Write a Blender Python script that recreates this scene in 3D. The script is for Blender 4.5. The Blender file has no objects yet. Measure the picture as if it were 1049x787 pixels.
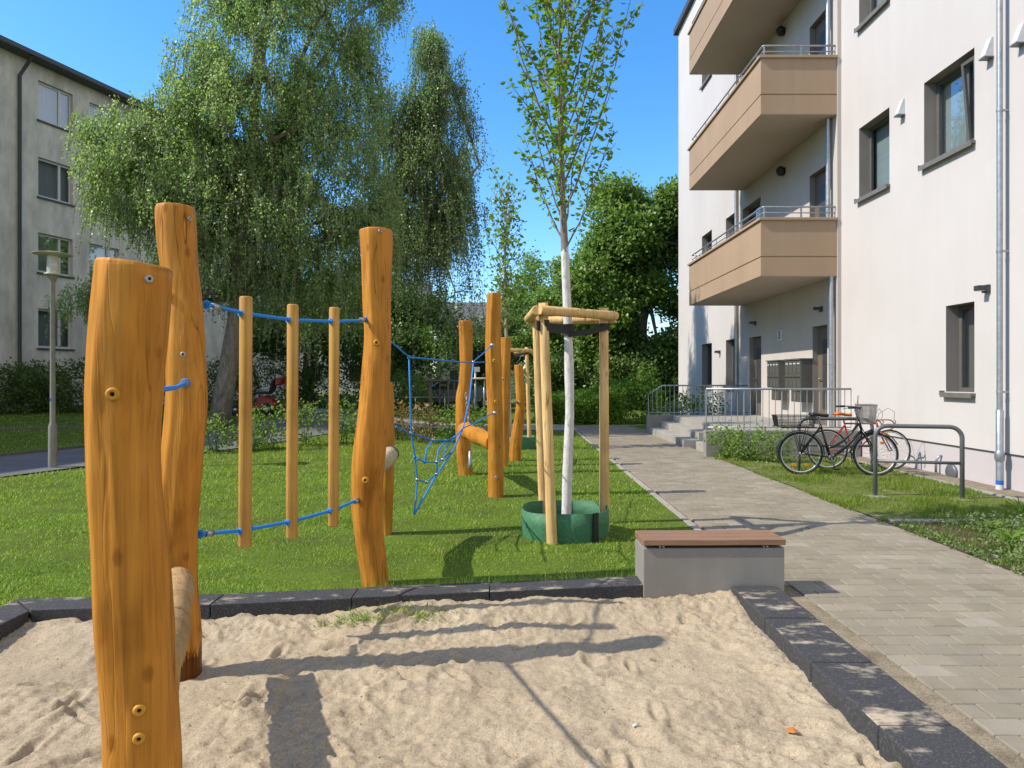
import bpy, math, random
import numpy as np
from mathutils import Vector, Matrix

random.seed(7)
rng = np.random.default_rng(7)
SC = bpy.context.scene
COL = SC.collection
R = math.radians
# camera model: level camera 1.5 m above the lawn looking along +Y
F, CX, HY, H = 700.0, 524.5, 388.0, 1.5


def P(px, py, D):
    return np.array([(px - CX) * D / F, D, H + (HY - py) * D / F])


def WX(px, D):
    return (px - CX) * D / F


def WZ(py, D):
    return H + (HY - py) * D / F


# ------------------------------------------------------------------ objects
def tag(o, label=None, cat=None, group=None, kind=None):
    if label: o['label'] = label
    if cat: o['category'] = cat
    if group: o['group'] = group
    if kind: o['kind'] = kind
    return o


def thing(name, label, cat, loc=(0, 0, 0), rz=0.0, group=None):
    o = bpy.data.objects.new(name, None)
    COL.objects.link(o)
    o.location = loc
    o.rotation_euler = (0, 0, rz)
    o.empty_display_size = 0.1
    return tag(o, label, cat, group)


def root_of(o):
    while o.parent: o = o.parent
    return o


def fast_mesh(name, V, faces_flat, loop_totals, smooth=False):
    me = bpy.data.meshes.new(name)
    V = np.asarray(V, dtype=np.float32)
    faces_flat = np.asarray(faces_flat, dtype=np.int32)
    loop_totals = np.asarray(loop_totals, dtype=np.int32)
    me.vertices.add(len(V)); me.vertices.foreach_set('co', V.ravel())
    me.loops.add(len(faces_flat)); me.loops.foreach_set('vertex_index', faces_flat)
    me.polygons.add(len(loop_totals))
    st = np.zeros(len(loop_totals), dtype=np.int32); st[1:] = np.cumsum(loop_totals)[:-1]
    me.polygons.foreach_set('loop_start', st)
    me.polygons.foreach_set('loop_total', loop_totals)
    me.polygons.foreach_set('use_smooth', np.full(len(loop_totals), smooth, dtype=bool))
    me.update(calc_edges=True)
    me.validate()
    return me


def link_mesh(name, me, mat, parent=None, origin=None, bevel=0):
    o = bpy.data.objects.new(name, me)
    COL.objects.link(o)
    if mat: me.materials.append(mat)
    if parent is not None:
        o.parent = parent
    elif origin is not None:
        o.location = origin
    if bevel:
        m = o.modifiers.new('bevel', 'BEVEL'); m.width = bevel; m.segments = 2; m.limit_method = 'ANGLE'
        m.angle_limit = R(40)
    return o


class MB:
    def __init__(self): self.v = []; self.f = []; self.s = []

    def add(self, verts, faces, smooth=False):
        b = len(self.v)
        self.v += [tuple(map(float, p)) for p in verts]
        self.f += [tuple(i + b for i in f) for f in faces]
        self.s += [smooth] * len(faces)
        return self

    def box(self, lo, hi, m=None):
        x0, y0, z0 = lo; x1, y1, z1 = hi
        vs = [(x0, y0, z0), (x1, y0, z0), (x1, y1, z0), (x0, y1, z0), (x0, y0, z1), (x1, y0, z1), (x1, y1, z1), (x0, y1, z1)]
        if m is not None: vs = [m @ Vector(p) for p in vs]
        return self.add(vs, [(0, 3, 2, 1), (4, 5, 6, 7), (0, 1, 5, 4), (1, 2, 6, 5), (2, 3, 7, 6), (3, 0, 4, 7)])

    def tube(self, pts, rad, n=10, caps=True, smooth=True, up=None):
        pts = [Vector(p) for p in pts]
        k = len(pts)
        if not hasattr(rad, '__len__'): rad = [rad] * k
        verts = []; nrm = None
        for i in range(k):
            t = (pts[min(i + 1, k - 1)] - pts[max(i - 1, 0)]).normalized()
            if nrm is None:
                a = Vector((0, 0, 1)) if abs(t.z) < .9 else Vector((1, 0, 0))
                nrm = t.cross(a).normalized()
            else:
                nrm = (nrm - t * nrm.dot(t)).normalized()
            b = t.cross(nrm)
            for j in range(n):
                a = 2 * math.pi * j / n
                verts.append(pts[i] + (nrm * math.cos(a) + b * math.sin(a)) * rad[i])
        faces = []
        for i in range(k - 1):
            for j in range(n):
                j2 = (j + 1) % n
                faces.append((i * n + j, i * n + j2, (i + 1) * n + j2, (i + 1) * n + j))
        self.add(verts, faces, smooth)
        if caps:
            b = len(self.v) - len(verts)
            self.f.append(tuple(b + j for j in range(n))[::-1]); self.s.append(False)
            self.f.append(tuple(b + (k - 1) * n + j for j in range(n))); self.s.append(False)
        return self

    def lathe(self, prof, n=24, m=None, smooth=True):
        # prof: (r, z) pairs around local z
        verts = []
        for r, z in prof:
            for j in range(n):
                a = 2 * math.pi * j / n
                p = Vector((r * math.cos(a), r * math.sin(a), z))
                verts.append(m @ p if m is not None else p)
        faces = []
        for i in range(len(prof) - 1):
            for j in range(n):
                j2 = (j + 1) % n
                faces.append((i * n + j, i * n + j2, (i + 1) * n + j2, (i + 1) * n + j))
        return self.add(verts, faces, smooth)

    def torus(self, Rr, r, n=40, k=8, m=None, a0=0, a1=2 * math.pi):
        closed = abs(a1 - a0 - 2 * math.pi) < 1e-4
        N = n if closed else n + 1
        verts = []
        for i in range(N):
            a = a0 + (a1 - a0) * i / n
            for j in range(k):
                b = 2 * math.pi * j / k
                p = Vector(((Rr + r * math.cos(b)) * math.cos(a), (Rr + r * math.cos(b)) * math.sin(a), r * math.sin(b)))
                verts.append(m @ p if m is not None else p)
        faces = []
        for i in range(n):
            i2 = (i + 1) % N
            for j in range(k):
                j2 = (j + 1) % k
                faces.append((i * k + j, i2 * k + j, i2 * k + j2, i * k + j2))
        return self.add(verts, faces, True)

    def prism(self, outline, y0, y1, m=None):
        n = len(outline)
        vs = [(x, y0, z) for x, z in outline] + [(x, y1, z) for x, z in outline]
        if m is not None: vs = [m @ Vector(p) for p in vs]
        fs = [tuple(range(n)), tuple(range(2 * n - 1, n - 1, -1))]
        for i in range(n):
            j = (i + 1) % n
            fs.append((i, i + n, j + n, j))
        return self.add(vs, fs)

    def build(self, name, mat, parent=None, origin=None, bevel=0, local=False):
        """world coordinates; shifted into the root's (unrotated) frame or about origin"""
        off = Vector((0, 0, 0))
        if not local:
            if parent is not None: off = Vector(root_of(parent).location)
            elif origin is not None: off = Vector(origin)
        me = bpy.data.meshes.new(name)
        me.from_pydata([(a - off.x, b - off.y, c - off.z) for a, b, c in self.v], [], self.f)
        me.polygons.foreach_set('use_smooth', self.s)
        me.update()
        import bmesh
        bm = bmesh.new(); bm.from_mesh(me); bmesh.ops.recalc_face_normals(bm, faces=bm.faces); bm.to_mesh(me); bm.free()
        return link_mesh(name, me, mat, parent, origin, bevel)


def copy_tree(o, parent=None):
    c = o.copy(); COL.objects.link(c)
    if parent is not None: c.parent = parent
    for ch in list(o.children):
        copy_tree(ch, c)
    return c


# ------------------------------------------------------------------ materials
def newmat(name):
    m = bpy.data.materials.new(name); m.use_nodes = True
    nt = m.node_tree
    return m, nt, nt.nodes['Principled BSDF']


def N(nt, t, **kw):
    n = nt.nodes.new(t)
    for k, v in kw.items():
        setattr(n, k, v)
    return n


def ramp(nt, stops):
    r = nt.nodes.new('ShaderNodeValToRGB')
    e = r.color_ramp.elements
    while len(e) < len(stops): e.new(0.5)
    for i, (p, c) in enumerate(stops):
        e[i].position = p; e[i].color = (*c, 1)
    return r


def coords(nt, kind='Object', scale=(1, 1, 1)):
    tc = N(nt, 'ShaderNodeTexCoord'); mp = N(nt, 'ShaderNodeMapping')
    mp.inputs['Scale'].default_value = scale
    nt.links.new(tc.outputs[kind], mp.inputs['Vector'])
    return mp.outputs['Vector']


def noise(nt, vec, scale, detail=4, rough=.55, dist=0):
    n = N(nt, 'ShaderNodeTexNoise')
    n.inputs['Scale'].default_value = scale; n.inputs['Detail'].default_value = detail
    n.inputs['Roughness'].default_value = rough; n.inputs['Distortion'].default_value = dist
    nt.links.new(vec, n.inputs['Vector'])
    return n.outputs['Fac']


def bump(nt, fac, bsdf, strength=.3, dist=.01, prev=None):
    b = N(nt, 'ShaderNodeBump'); b.inputs['Strength'].default_value = strength; b.inputs['Distance'].default_value = dist
    nt.links.new(fac, b.inputs['Height'])
    if prev: nt.links.new(prev, b.inputs['Normal'])
    if bsdf: nt.links.new(b.outputs['Normal'], bsdf.inputs['Normal'])
    return b.outputs['Normal']


def mixc(nt, fac, a, b, mode='MIX'):
    m = N(nt, 'ShaderNodeMix', data_type='RGBA', blend_type=mode)
    for sock, val in ((m.inputs[0], fac), (m.inputs[6], a), (m.inputs[7], b)):
        if hasattr(val, 'is_output') or isinstance(val, bpy.types.NodeSocket):
            nt.links.new(val, sock)
        elif isinstance(val, (int, float)):
            sock.default_value = val
        else:
            sock.default_value = (*val, 1)
    return m.outputs[2]


KA = .76   # surfaces other than foliage: real albedos for this exposure


def mottled(name, c0, c1, scale=6, rough=.8, bstr=.2, bscale=60, bdist=.004, metallic=0, stretch=(1, 1, 1), fine=None, spec=.5, k=None, streak=0):
    k = KA if k is None else k
    c0 = tuple(x * k for x in c0); c1 = tuple(x * k for x in c1)
    m, nt, b = newmat(name)
    v = coords(nt, 'Object', stretch)
    f = noise(nt, v, scale, 6, .6)
    r = ramp(nt, [(.3, c0), (.7, c1)])
    nt.links.new(f, r.inputs[0])
    col = r.outputs[0]
    if fine:
        g = noise(nt, v, fine, 3, .7)
        rr = ramp(nt, [(.35, (.72, .72, .72)), (.65, (1.12, 1.12, 1.12))]); nt.links.new(g, rr.inputs[0])
        col = mixc(nt, 1.0, col, rr.outputs[0], 'MULTIPLY')
    if streak:
        sv = coords(nt, 'Object', (2.4, 2.4, .16))
        sn = noise(nt, sv, 1.6, 5, .65, .3)
        sr = ramp(nt, [(.3, (1 - streak, 1 - streak * 1.05, 1 - streak * 1.15)), (.62, (1, 1, 1))]); nt.links.new(sn, sr.inputs[0])
        col = mixc(nt, 1.0, col, sr.outputs[0], 'MULTIPLY')
    nt.links.new(col, b.inputs['Base Color'])
    b.inputs['Roughness'].default_value = rough
    b.inputs['Metallic'].default_value = metallic
    b.inputs['Specular IOR Level'].default_value = spec
    if bstr: bump(nt, noise(nt, v, bscale, 4, .6), b, bstr, bdist)
    return m


def wood(name, dark, mid, light, rough=.5, stain=False, grain=1.0, knots=True):
    dark, mid, light = [(c[0] * .86, c[1] * .91, c[2] * .95) for c in (dark, mid, light)]
    m, nt, b = newmat(name)
    v = coords(nt, 'Object', (9, 9, .55))
    g1 = noise(nt, v, 1.6, 6, .62, .8)
    v2 = coords(nt, 'Object', (60, 60, 1.6))
    g2 = noise(nt, v2, 1.0, 4, .6, .3)
    r1 = ramp(nt, [(.22, dark), (.5, mid), (.8, light)]); nt.links.new(g1, r1.inputs[0])
    r2 = ramp(nt, [(.28, (.72, .67, .62)), (.5, (.98, .97, .96)), (.68, (1.10, 1.10, 1.08))]); nt.links.new(g2, r2.inputs[0])
    col = mixc(nt, grain, r1.outputs[0], r2.outputs[0], 'MULTIPLY')
    vb = coords(nt, 'Object', (1, 1, .7))
    g3 = noise(nt, vb, 2.6, 3, .6)
    r3 = ramp(nt, [(.27, (.60, .53, .45)), (.42, (.88, .85, .82)), (.65, (1.10, 1.10, 1.12))]); nt.links.new(g3, r3.inputs[0])
    col = mixc(nt, 1.0, col, r3.outputs[0], 'MULTIPLY')
    # drying cracks: thin dark vertical streaks
    vc = coords(nt, 'Object', (15, 15, .75))
    cr = noise(nt, vc, 1.0, 2, .5, .35)
    rc = ramp(nt, [(.478, (1, 1, 1)), (.494, (.22, .15, .10)), (.500, (.22, .15, .10)), (.514, (1, 1, 1))]); nt.links.new(cr, rc.inputs[0])
    cm = noise(nt, coords(nt, 'Object', (5, 5, 1.5)), 1.0, 2, .5)
    rm_ = ramp(nt, [(.52, (0, 0, 0)), (.60, (.85, .85, .85))]); nt.links.new(cm, rm_.inputs[0])
    col = mixc(nt, rm_.outputs[0], col, mixc(nt, 1.0, col, rc.outputs[0], 'MULTIPLY'))
    if knots:
        vk = N(nt, 'ShaderNodeTexVoronoi'); vk.inputs['Scale'].default_value = 1.0
        nt.links.new(coords(nt, 'Object', (6.5, 6.5, 3.6)), vk.inputs['Vector'])
        rk = ramp(nt, [(.05, (.25, .16, .10)), (.09, (.55, .43, .33)), (.12, (.95, .9, .85)), (.17, (1, 1, 1))]); nt.links.new(vk.outputs['Distance'], rk.inputs[0])
        col = mixc(nt, .5, col, rk.outputs[0], 'MULTIPLY')
    if stain:  # soil stain at the foot
        tc = N(nt, 'ShaderNodeTexCoord'); sp = N(nt, 'ShaderNodeSeparateXYZ'); nt.links.new(tc.outputs['Object'], sp.inputs[0])
        nz = noise(nt, coords(nt, 'Object', (22, 22, 5)), 1, 5, .7)
        ad = N(nt, 'ShaderNodeMath', operation='MULTIPLY_ADD'); nt.links.new(nz, ad.inputs[0]); ad.inputs[1].default_value = -.42
        nt.links.new(sp.outputs['Z'], ad.inputs[2])
        rs = ramp(nt, [(.0, (.16, .12, .09)), (.03, (1, 1, 1))]); 
        sh = N(nt, 'ShaderNodeMath', operation='ADD'); nt.links.new(ad.outputs[0], sh.inputs[0]); sh.inputs[1].default_value = .12
        nt.links.new(sh.outputs[0], rs.inputs[0])
        col = mixc(nt, .9, col, rs.outputs[0], 'MULTIPLY')
    nt.links.new(col, b.inputs['Base Color'])
    b.inputs['Roughness'].default_value = rough
    b.inputs['Specular IOR Level'].default_value = .13
    n1 = bump(nt, g2, None, .45, .005)
    n2 = bump(nt, rc.outputs[0], None, .35, .004, n1)
    bump(nt, g3, b, .5, .03, n2)
    return m


def leafmat(name, cols, trans=.35, rough=.5, patch=None):
    m, nt, b = newmat(name)
    g = N(nt, 'ShaderNodeNewGeometry')
    r = ramp(nt, [(i / (len(cols) - 1), c) for i, c in enumerate(cols)])
    nt.links.new(g.outputs['Random Per Island'], r.inputs[0])
    f = noise(nt, coords(nt, 'Object'), .9 if not patch else patch, 3 if not patch else 6)
    rr = ramp(nt, [(.3, (.78, .82, .8)), (.7, (1.15, 1.12, 1.0))] if not patch else [(.28, (.62, .72, .75)), (.5, (1, 1, 1)), (.66, (1.3, 1.12, .95))]); nt.links.new(f, rr.inputs[0])
    col = mixc(nt, 1.0, r.outputs[0], rr.outputs[0], 'MULTIPLY')
    nt.links.new(col, b.inputs['Base Color'])
    b.inputs['Roughness'].default_value = rough
    b.inputs['Specular IOR Level'].default_value = .3
    t = N(nt, 'ShaderNodeBsdfTranslucent')
    tcol = mixc(nt, 1.0, col, (1.22, 1.28, .72), 'MULTIPLY')
    nt.links.new(tcol, t.inputs['Color'])
    mx = N(nt, 'ShaderNodeMixShader'); mx.inputs[0].default_value = trans
    nt.links.new(b.outputs[0], mx.inputs[1]); nt.links.new(t.outputs[0], mx.inputs[2])
    nt.links.new(mx.outputs[0], nt.nodes['Material Output'].inputs['Surface'])
    return m


def plain(name, c, rough=.5, metallic=0, spec=.5):
    m = mottled(name, tuple(x * .88 for x in c), tuple(x * 1.08 for x in c), 9, rough, .08, 90, .002, metallic, spec=spec)
    return m


M = {}
M['robinia'] = wood('robinia', (.42, .165, .024), (.55, .225, .032), (.65, .285, .048), .5, False)
M['robinia_stained'] = wood('robinia_stained', (.42, .165, .024), (.55, .225, .032), (.65, .285, .048), .5, True)
M['robinia_bare'] = wood('robinia_bare', (.34, .2, .09), (.46, .29, .13), (.54, .36, .18), .7)
M['pale_log'] = wood('pale_log', (.40, .30, .17), (.52, .41, .25), (.6, .5, .34), .8)
M['bark_rim'] = mottled('bark_rim', (.05, .04, .03), (.15, .12, .09), 30, .95, .6, 60, .01)
M['dowel'] = wood('dowel', (.46, .23, .055), (.60, .33, .085), (.66, .39, .12), .5, False, .8, False)
M['stake'] = wood('stake', (.58, .345, .125), (.76, .49, .205), (.84, .60, .30), .65, False, .9, True)
M['bench_wood'] = mottled('bench_wood', (.25, .135, .075), (.38, .215, .125), 7, .5, .3, 40, .003, stretch=(.5, 12, 12))
M['yellow_cap'] = plain('yellow_cap', (.66, .32, .015), .55)
M['steel'] = mottled('steel', (.35, .36, .37), (.6, .6, .6), 40, .35, .1, 120, .001, .9)
M['galv'] = mottled('galv', (.36, .40, .44), (.55, .58, .6), 14, .42, .1, 50, .002, .7)
M['brown_tape'] = plain('brown_tape', (.36, .17, .05), .6)
M['washer'] = plain('washer', (.5, .5, .48), .4, .4)
M['alu'] = plain('alu', (.66, .67, .68), .3, .3)
M['old_kerb'] = mottled('old_kerb', (.11, .095, .075), (.19, .165, .135), 5, .9, .3, 40, .005)
M['dark_bolt'] = plain('dark_bolt', (.05, .04, .035), .5, .6)


def ropemat():
    m, nt, b = newmat('blue_rope')
    v = coords(nt, 'Object')
    w = N(nt, 'ShaderNodeTexWave'); w.inputs['Scale'].default_value = 55; w.bands_direction = 'DIAGONAL'
    nt.links.new(v, w.inputs['Vector'])
    r = ramp(nt, [(.0, (.005, .13, .50)), (1, (.01, .31, .90))]); nt.links.new(w.outputs['Fac'], r.inputs[0])
    nt.links.new(r.outputs[0], b.inputs['Base Color']); b.inputs['Roughness'].default_value = .6
    bump(nt, w.outputs['Fac'], b, .5, .004)
    return m


M['rope'] = ropemat()


def sandmat():
    m, nt, b = newmat('sand')
    v = coords(nt, 'Object')
    big = noise(nt, v, 1.6, 5, .6)
    fine = noise(nt, v, 105, 3, .85)
    mid = noise(nt, v, 17, 6, .75, .4)
    r = ramp(nt, [(.3, (.37, .30, .205)), (.52, (.41, .333, .228)), (.72, (.47, .388, .27))]); nt.links.new(big, r.inputs[0])
    rf = ramp(nt, [(.3, (.55, .52, .49)), (.5, (.97, .97, .97)), (.72, (1.18, 1.18, 1.18))]); nt.links.new(fine, rf.inputs[0])
    rm = ramp(nt, [(.31, (.42, .36, .30)), (.39, (.93, .92, .91)), (.6, (1.03, 1.03, 1.03))]); nt.links.new(mid, rm.inputs[0])
    c = mixc(nt, 1, r.outputs[0], rf.outputs[0], 'MULTIPLY'); c = mixc(nt, .8, c, rm.outputs[0], 'MULTIPLY')
    nt.links.new(c, b.inputs['Base Color']); b.inputs['Roughness'].default_value = .95; b.inputs['Specular IOR Level'].default_value = .15
    n1 = bump(nt, mid, None, .6, .02)
    bump(nt, fine, b, .5, .005, n1)
    return m


M['sand'] = sandmat()


def groundmat(name, stops, scale=3, fine=60, bs=.6):
    m, nt, b = newmat(name)
    v = coords(nt, 'Object')
    f = noise(nt, v, scale, 6, .65)
    r = ramp(nt, stops); nt.links.new(f, r.inputs[0])
    g = noise(nt, v, fine, 4, .7)
    rr = ramp(nt, [(.3, (.6, .6, .6)), (.7, (1.25, 1.25, 1.25))]); nt.links.new(g, rr.inputs[0])
    c = mixc(nt, 1, r.outputs[0], rr.outputs[0], 'MULTIPLY')
    nt.links.new(c, b.inputs['Base Color']); b.inputs['Roughness'].default_value = .95; b.inputs['Specular IOR Level'].default_value = .1
    bump(nt, g, b, bs, .03)
    return m


M['lawn'] = groundmat('lawn', [(.22, (.085, .085, .03)), (.45, (.10, .14, .022)), (.78, (.14, .22, .026))], 1.3, 45)
M['far_ground'] = groundmat('far_ground', [(.3, (.045, .06, .018)), (.7, (.07, .1, .02))], .4, 8)
M['soil'] = groundmat('soil', [(.3, (.05, .038, .024)), (.7, (.11, .085, .05))], 5, 50)
M['verge'] = groundmat('verge', [(.3, (.26, .22, .15)), (.47, (.13, .15, .04)), (.75, (.12, .18, .03))], 2.5, 40)
M['gravel'] = groundmat('gravel', [(.3, (.23, .185, .13)), (.7, (.35, .285, .21))], 8, 90)
M['asphalt'] = groundmat('asphalt', [(.3, (.14, .14, .145)), (.7, (.19, .19, .195))], 1.2, 120, .3)


def paver():
    m, nt, b = newmat('paver')
    g = N(nt, 'ShaderNodeNewGeometry')
    r = ramp(nt, [(0, (.222, .193, .142)), (.3, (.257, .225, .168)), (.6, (.238, .212, .162)), (.9, (.28, .248, .188)), (1, (.30, .27, .215))])
    nt.links.new(g.outputs['Random Per Island'], r.inputs[0])
    v = coords(nt, 'Object')
    f = noise(nt, v, 2.2, 5, .6); rr = ramp(nt, [(.3, (.84, .83, .82)), (.7, (1.1, 1.09, 1.07))]); nt.links.new(f, rr.inputs[0])
    f2 = noise(nt, v, 130, 3, .8); r2 = ramp(nt, [(.3, (.8, .8, .8)), (.7, (1.12, 1.12, 1.12))]); nt.links.new(f2, r2.inputs[0])
    c = mixc(nt, 1, r.outputs[0], rr.outputs[0], 'MULTIPLY'); c = mixc(nt, 1, c, r2.outputs[0], 'MULTIPLY')
    nt.links.new(c, b.inputs['Base Color']); b.inputs['Roughness'].default_value = .85
    b.inputs['Specular IOR Level'].default_value = .25
    bump(nt, f2, b, .25, .003)
    return m


M['paver'] = paver()
M['joint'] = groundmat('joint', [(.3, (.16, .13, .09)), (.7, (.34, .285, .20))], 5, 80, .4)


def kerbmat():
    m, nt, b = newmat('dark_kerb')
    v = coords(nt, 'Object')
    f = noise(nt, v, 85, 4, .85)
    r = ramp(nt, [(.36, (.02, .0205, .022)), (.58, (.047, .047, .05)), (.70, (.19, .19, .185))]); nt.links.new(f, r.inputs[0])
    # sand spilled on the top faces
    s = noise(nt, coords(nt, 'Object', (1, 1.8, 1)), 3.6, 6, .66)
    g = N(nt, 'ShaderNodeNewGeometry'); sp = N(nt, 'ShaderNodeSeparateXYZ'); nt.links.new(g.outputs['Normal'], sp.inputs[0])
    rs = ramp(nt, [(.53, (0, 0, 0)), (.66, (.85, .85, .85))]); nt.links.new(s, rs.inputs[0])
    mu = N(nt, 'ShaderNodeMath', operation='MULTIPLY'); nt.links.new(rs.outputs[0], mu.inputs[0])
    st = N(nt, 'ShaderNodeMath', operation='GREATER_THAN'); nt.links.new(sp.outputs['Z'], st.inputs[0]); st.inputs[1].default_value = .8
    nt.links.new(st.outputs[0], mu.inputs[1])
    c = mixc(nt, mu.outputs[0], r.outputs[0], (.48, .40, .29))
    nt.links.new(c, b.inputs['Base Color']); b.inputs['Roughness'].default_value = .8
    bump(nt, f, b, .4, .004)
    return m


M['kerb'] = kerbmat()
M['concrete'] = mottled('concrete', (.285, .265, .235), (.335, .315, .28), 2.5, .8, .25, 38, .003, streak=.12)
M['pale_concrete'] = mottled('pale_concrete', (.38, .35, .30), (.48, .45, .39), 3, .85, .2, 60, .003, fine=40)
M['render_white'] = mottled('render_white', (.645, .595, .565), (.715, .672, .645), .4, .9, .25, 170, .003, streak=.03)
M['plinth'] = mottled('plinth', (.56, .51, .51), (.62, .575, .575), .8, .9, .25, 150, .003)
M['render_beige'] = mottled('render_beige', (.60, .54, .48), (.66, .60, .54), .6, .9, .25, 150, .003, streak=.05)
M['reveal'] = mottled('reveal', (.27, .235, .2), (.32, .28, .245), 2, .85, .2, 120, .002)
M['balcony'] = mottled('balcony', (.44, .30, .185), (.50, .345, .215), .7, .75, .12, 90, .002, streak=.07)
M['soffit'] = mottled('soffit', (.52, .43, .34), (.58, .48, .39), .6, .85, .1, 60, .002)
M['groove'] = plain('groove', (.08, .055, .04), .9)
M['grey_metal'] = plain('grey_metal', (.17, .18, .19), .45, .3)
M['dark_metal'] = plain('dark_metal', (.07, .075, .08), .45, .2)
M['win_frame'] = plain('win_frame', (.13, .125, .115), .5)
M['sill'] = mottled('sill', (.2, .185, .165), (.26, .24, .215), 8, .5, .05, 40, .001, .2)
M['white_frame'] = plain('white_frame', (.72, .72, .72), .4)
M['white_plastic'] = plain('white_plastic', (.75, .75, .74), .4)
M['roof_dark'] = plain('roof_dark', (.06, .06, .065), .6)
M['door'] = mottled('door', (.15, .115, .085), (.2, .16, .12), 3, .6, .1, 60, .002, stretch=(6, 6, 1))
M['mailbox'] = plain('mailbox', (.15, .145, .125), .45, .3)
M['blue_band'] = plain('blue_band', (.02, .16, .6), .4)
M['black'] = plain('black', (.012, .012, .013), .5)
M['black_gloss'] = plain('black_gloss', (.012, .013, .015), .25)
M['tyre'] = plain('tyre', (.022, .022, .023), .75)
M['grey_basket'] = plain('grey_basket', (.22, .21, .205), .6)
M['strap'] = mottled('strap', (.012, .012, .013), (.03, .03, .032), 20, .7, .3, 120, .002)
M['red_frame'] = plain('red_frame', (.36, .02, .018), .35)
M['red_paint'] = plain('red_paint', (.35, .015, .015), .3)
M['orange_saddle'] = plain('orange_saddle', (.8, .17, .015), .45)
M['orange_reflector'] = plain('orange_reflector', (.85, .25, .01), .2)
M['green_ring'] = mottled('green_ring', (.05, .185, .085), (.08, .245, .125), 6, .62, .35, 9, .012, fine=40, spec=.3)
M['lamp_cream'] = plain('lamp_cream', (.62, .58, .42), .4)
M['lamp_pole'] = mottled('lamp_pole', (.2, .19, .165), (.32, .305, .27), 6, .7, .2, 60, .003, stretch=(4, 4, 1))
M['car_paint'] = plain('car_paint', (.16, .2, .26), .25, .4)
M['stuccogrey'] = mottled('stuccogrey', (.55, .53, .48), (.66, .64, .585), .35, .9, .25, 90, .004, fine=1.2, stretch=(1.2, 1.2, .45), k=1.0)
M['blind'] = mottled('blind', (.55, .6, .6), (.7, .75, .75), 2, .8, .3, 30, .01, stretch=(.2, .2, 3))
M['curtain'] = mottled('curtain', (.36, .38, .38), (.5, .52, .52), 3, .8, .3, 12, .01, stretch=(3, 3, .2))
M['pale_house'] = mottled('pale_house', (.6, .58, .55), (.68, .66, .63), .4, .9, .1, 50, .003)
M['roof_tile'] = mottled('roof_tile', (.11, .11, .115), (.17, .17, .175), 3, .8, .3, 20, .02)


def glassmat():
    m, nt, b = newmat('pane_glass')
    g = N(nt, 'ShaderNodeBsdfGlossy'); g.inputs['Roughness'].default_value = .02; g.inputs['Color'].default_value = (.9, .95, 1, 1)
    t = N(nt, 'ShaderNodeBsdfTransparent'); t.inputs['Color'].default_value = (.62, .68, .68, 1)
    fr = N(nt, 'ShaderNodeFresnel'); fr.inputs['IOR'].default_value = 1.6
    mx = N(nt, 'ShaderNodeMixShader')
    fm = N(nt, 'ShaderNodeMath', operation='MULTIPLY'); nt.links.new(fr.outputs[0], fm.inputs[0]); fm.inputs[1].default_value = .28
    nt.links.new(fm.outputs[0], mx.inputs[0]); nt.links.new(t.outputs[0], mx.inputs[1]); nt.links.new(g.outputs[0], mx.inputs[2])
    nt.links.new(mx.outputs[0], nt.nodes['Material Output'].inputs['Surface'])
    return m


M['glass'] = glassmat()


def lampglass():
    m, nt, b = newmat('lamp_glass')
    b.inputs['Base Color'].default_value = (.75, .74, .68, 1); b.inputs['Roughness'].default_value = .25
    b.inputs['Transmission Weight'].default_value = .35
    f = noise(nt, coords(nt, 'Object'), 14, 3); r = ramp(nt, [(.3, (.6, .58, .5)), (.7, (.8, .79, .74))]); nt.links.new(f, r.inputs[0])
    nt.links.new(r.outputs[0], b.inputs['Base Color'])
    return m


M['lamp_glass'] = lampglass()


def barkmat(name, c0, c1, sc=5, white=None):
    m, nt, b = newmat(name)
    v = coords(nt, 'Object', (3, 3, 1))
    f = noise(nt, v, sc, 6, .7, .6); r = ramp(nt, [(.32, c0), (.68, c1)]); nt.links.new(f, r.inputs[0])
    col = r.outputs[0]
    if white is not None:  # lime wash up to a height
        tc = N(nt, 'ShaderNodeTexCoord'); sp = N(nt, 'ShaderNodeSeparateXYZ'); nt.links.new(tc.outputs['Object'], sp.inputs[0])
        nz = noise(nt, coords(nt, 'Object', (8, 8, 4)), 2, 5, .7)
        ad = N(nt, 'ShaderNodeMath', operation='MULTIPLY_ADD'); nt.links.new(nz, ad.inputs[0]); ad.inputs[1].default_value = .5
        nt.links.new(sp.outputs['Z'], ad.inputs[2])
        lt = N(nt, 'ShaderNodeMath', operation='LESS_THAN'); nt.links.new(ad.outputs[0], lt.inputs[0]); lt.inputs[1].default_value = white + .25
        chip = noise(nt, coords(nt, 'Object', (14, 14, 5)), 2, 6, .75)
        rc = ramp(nt, [(.33, (.25, .22, .18)), (.40, (.47, .46, .44)), (.5, (.60, .59, .575))]); nt.links.new(chip, rc.inputs[0])
        col = mixc(nt, lt.outputs[0], col, rc.outputs[0])
    nt.links.new(col, b.inputs['Base Color']); b.inputs['Roughness'].default_value = .9
    bump(nt, f, b, .7, .02)
    return m


M['bark'] = barkmat('bark', (.085, .07, .055), (.2, .175, .14))
M['birch_bark'] = barkmat('birch_bark', (.10, .085, .065), (.27, .24, .2), 4)
M['young_bark'] = barkmat('young_bark', (.15, .125, .095), (.26, .22, .17), 8, 2.75)
M['young_bark_plain'] = barkmat('young_bark_plain', (.2, .17, .13), (.36, .31, .26), 8, 1.2)

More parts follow.
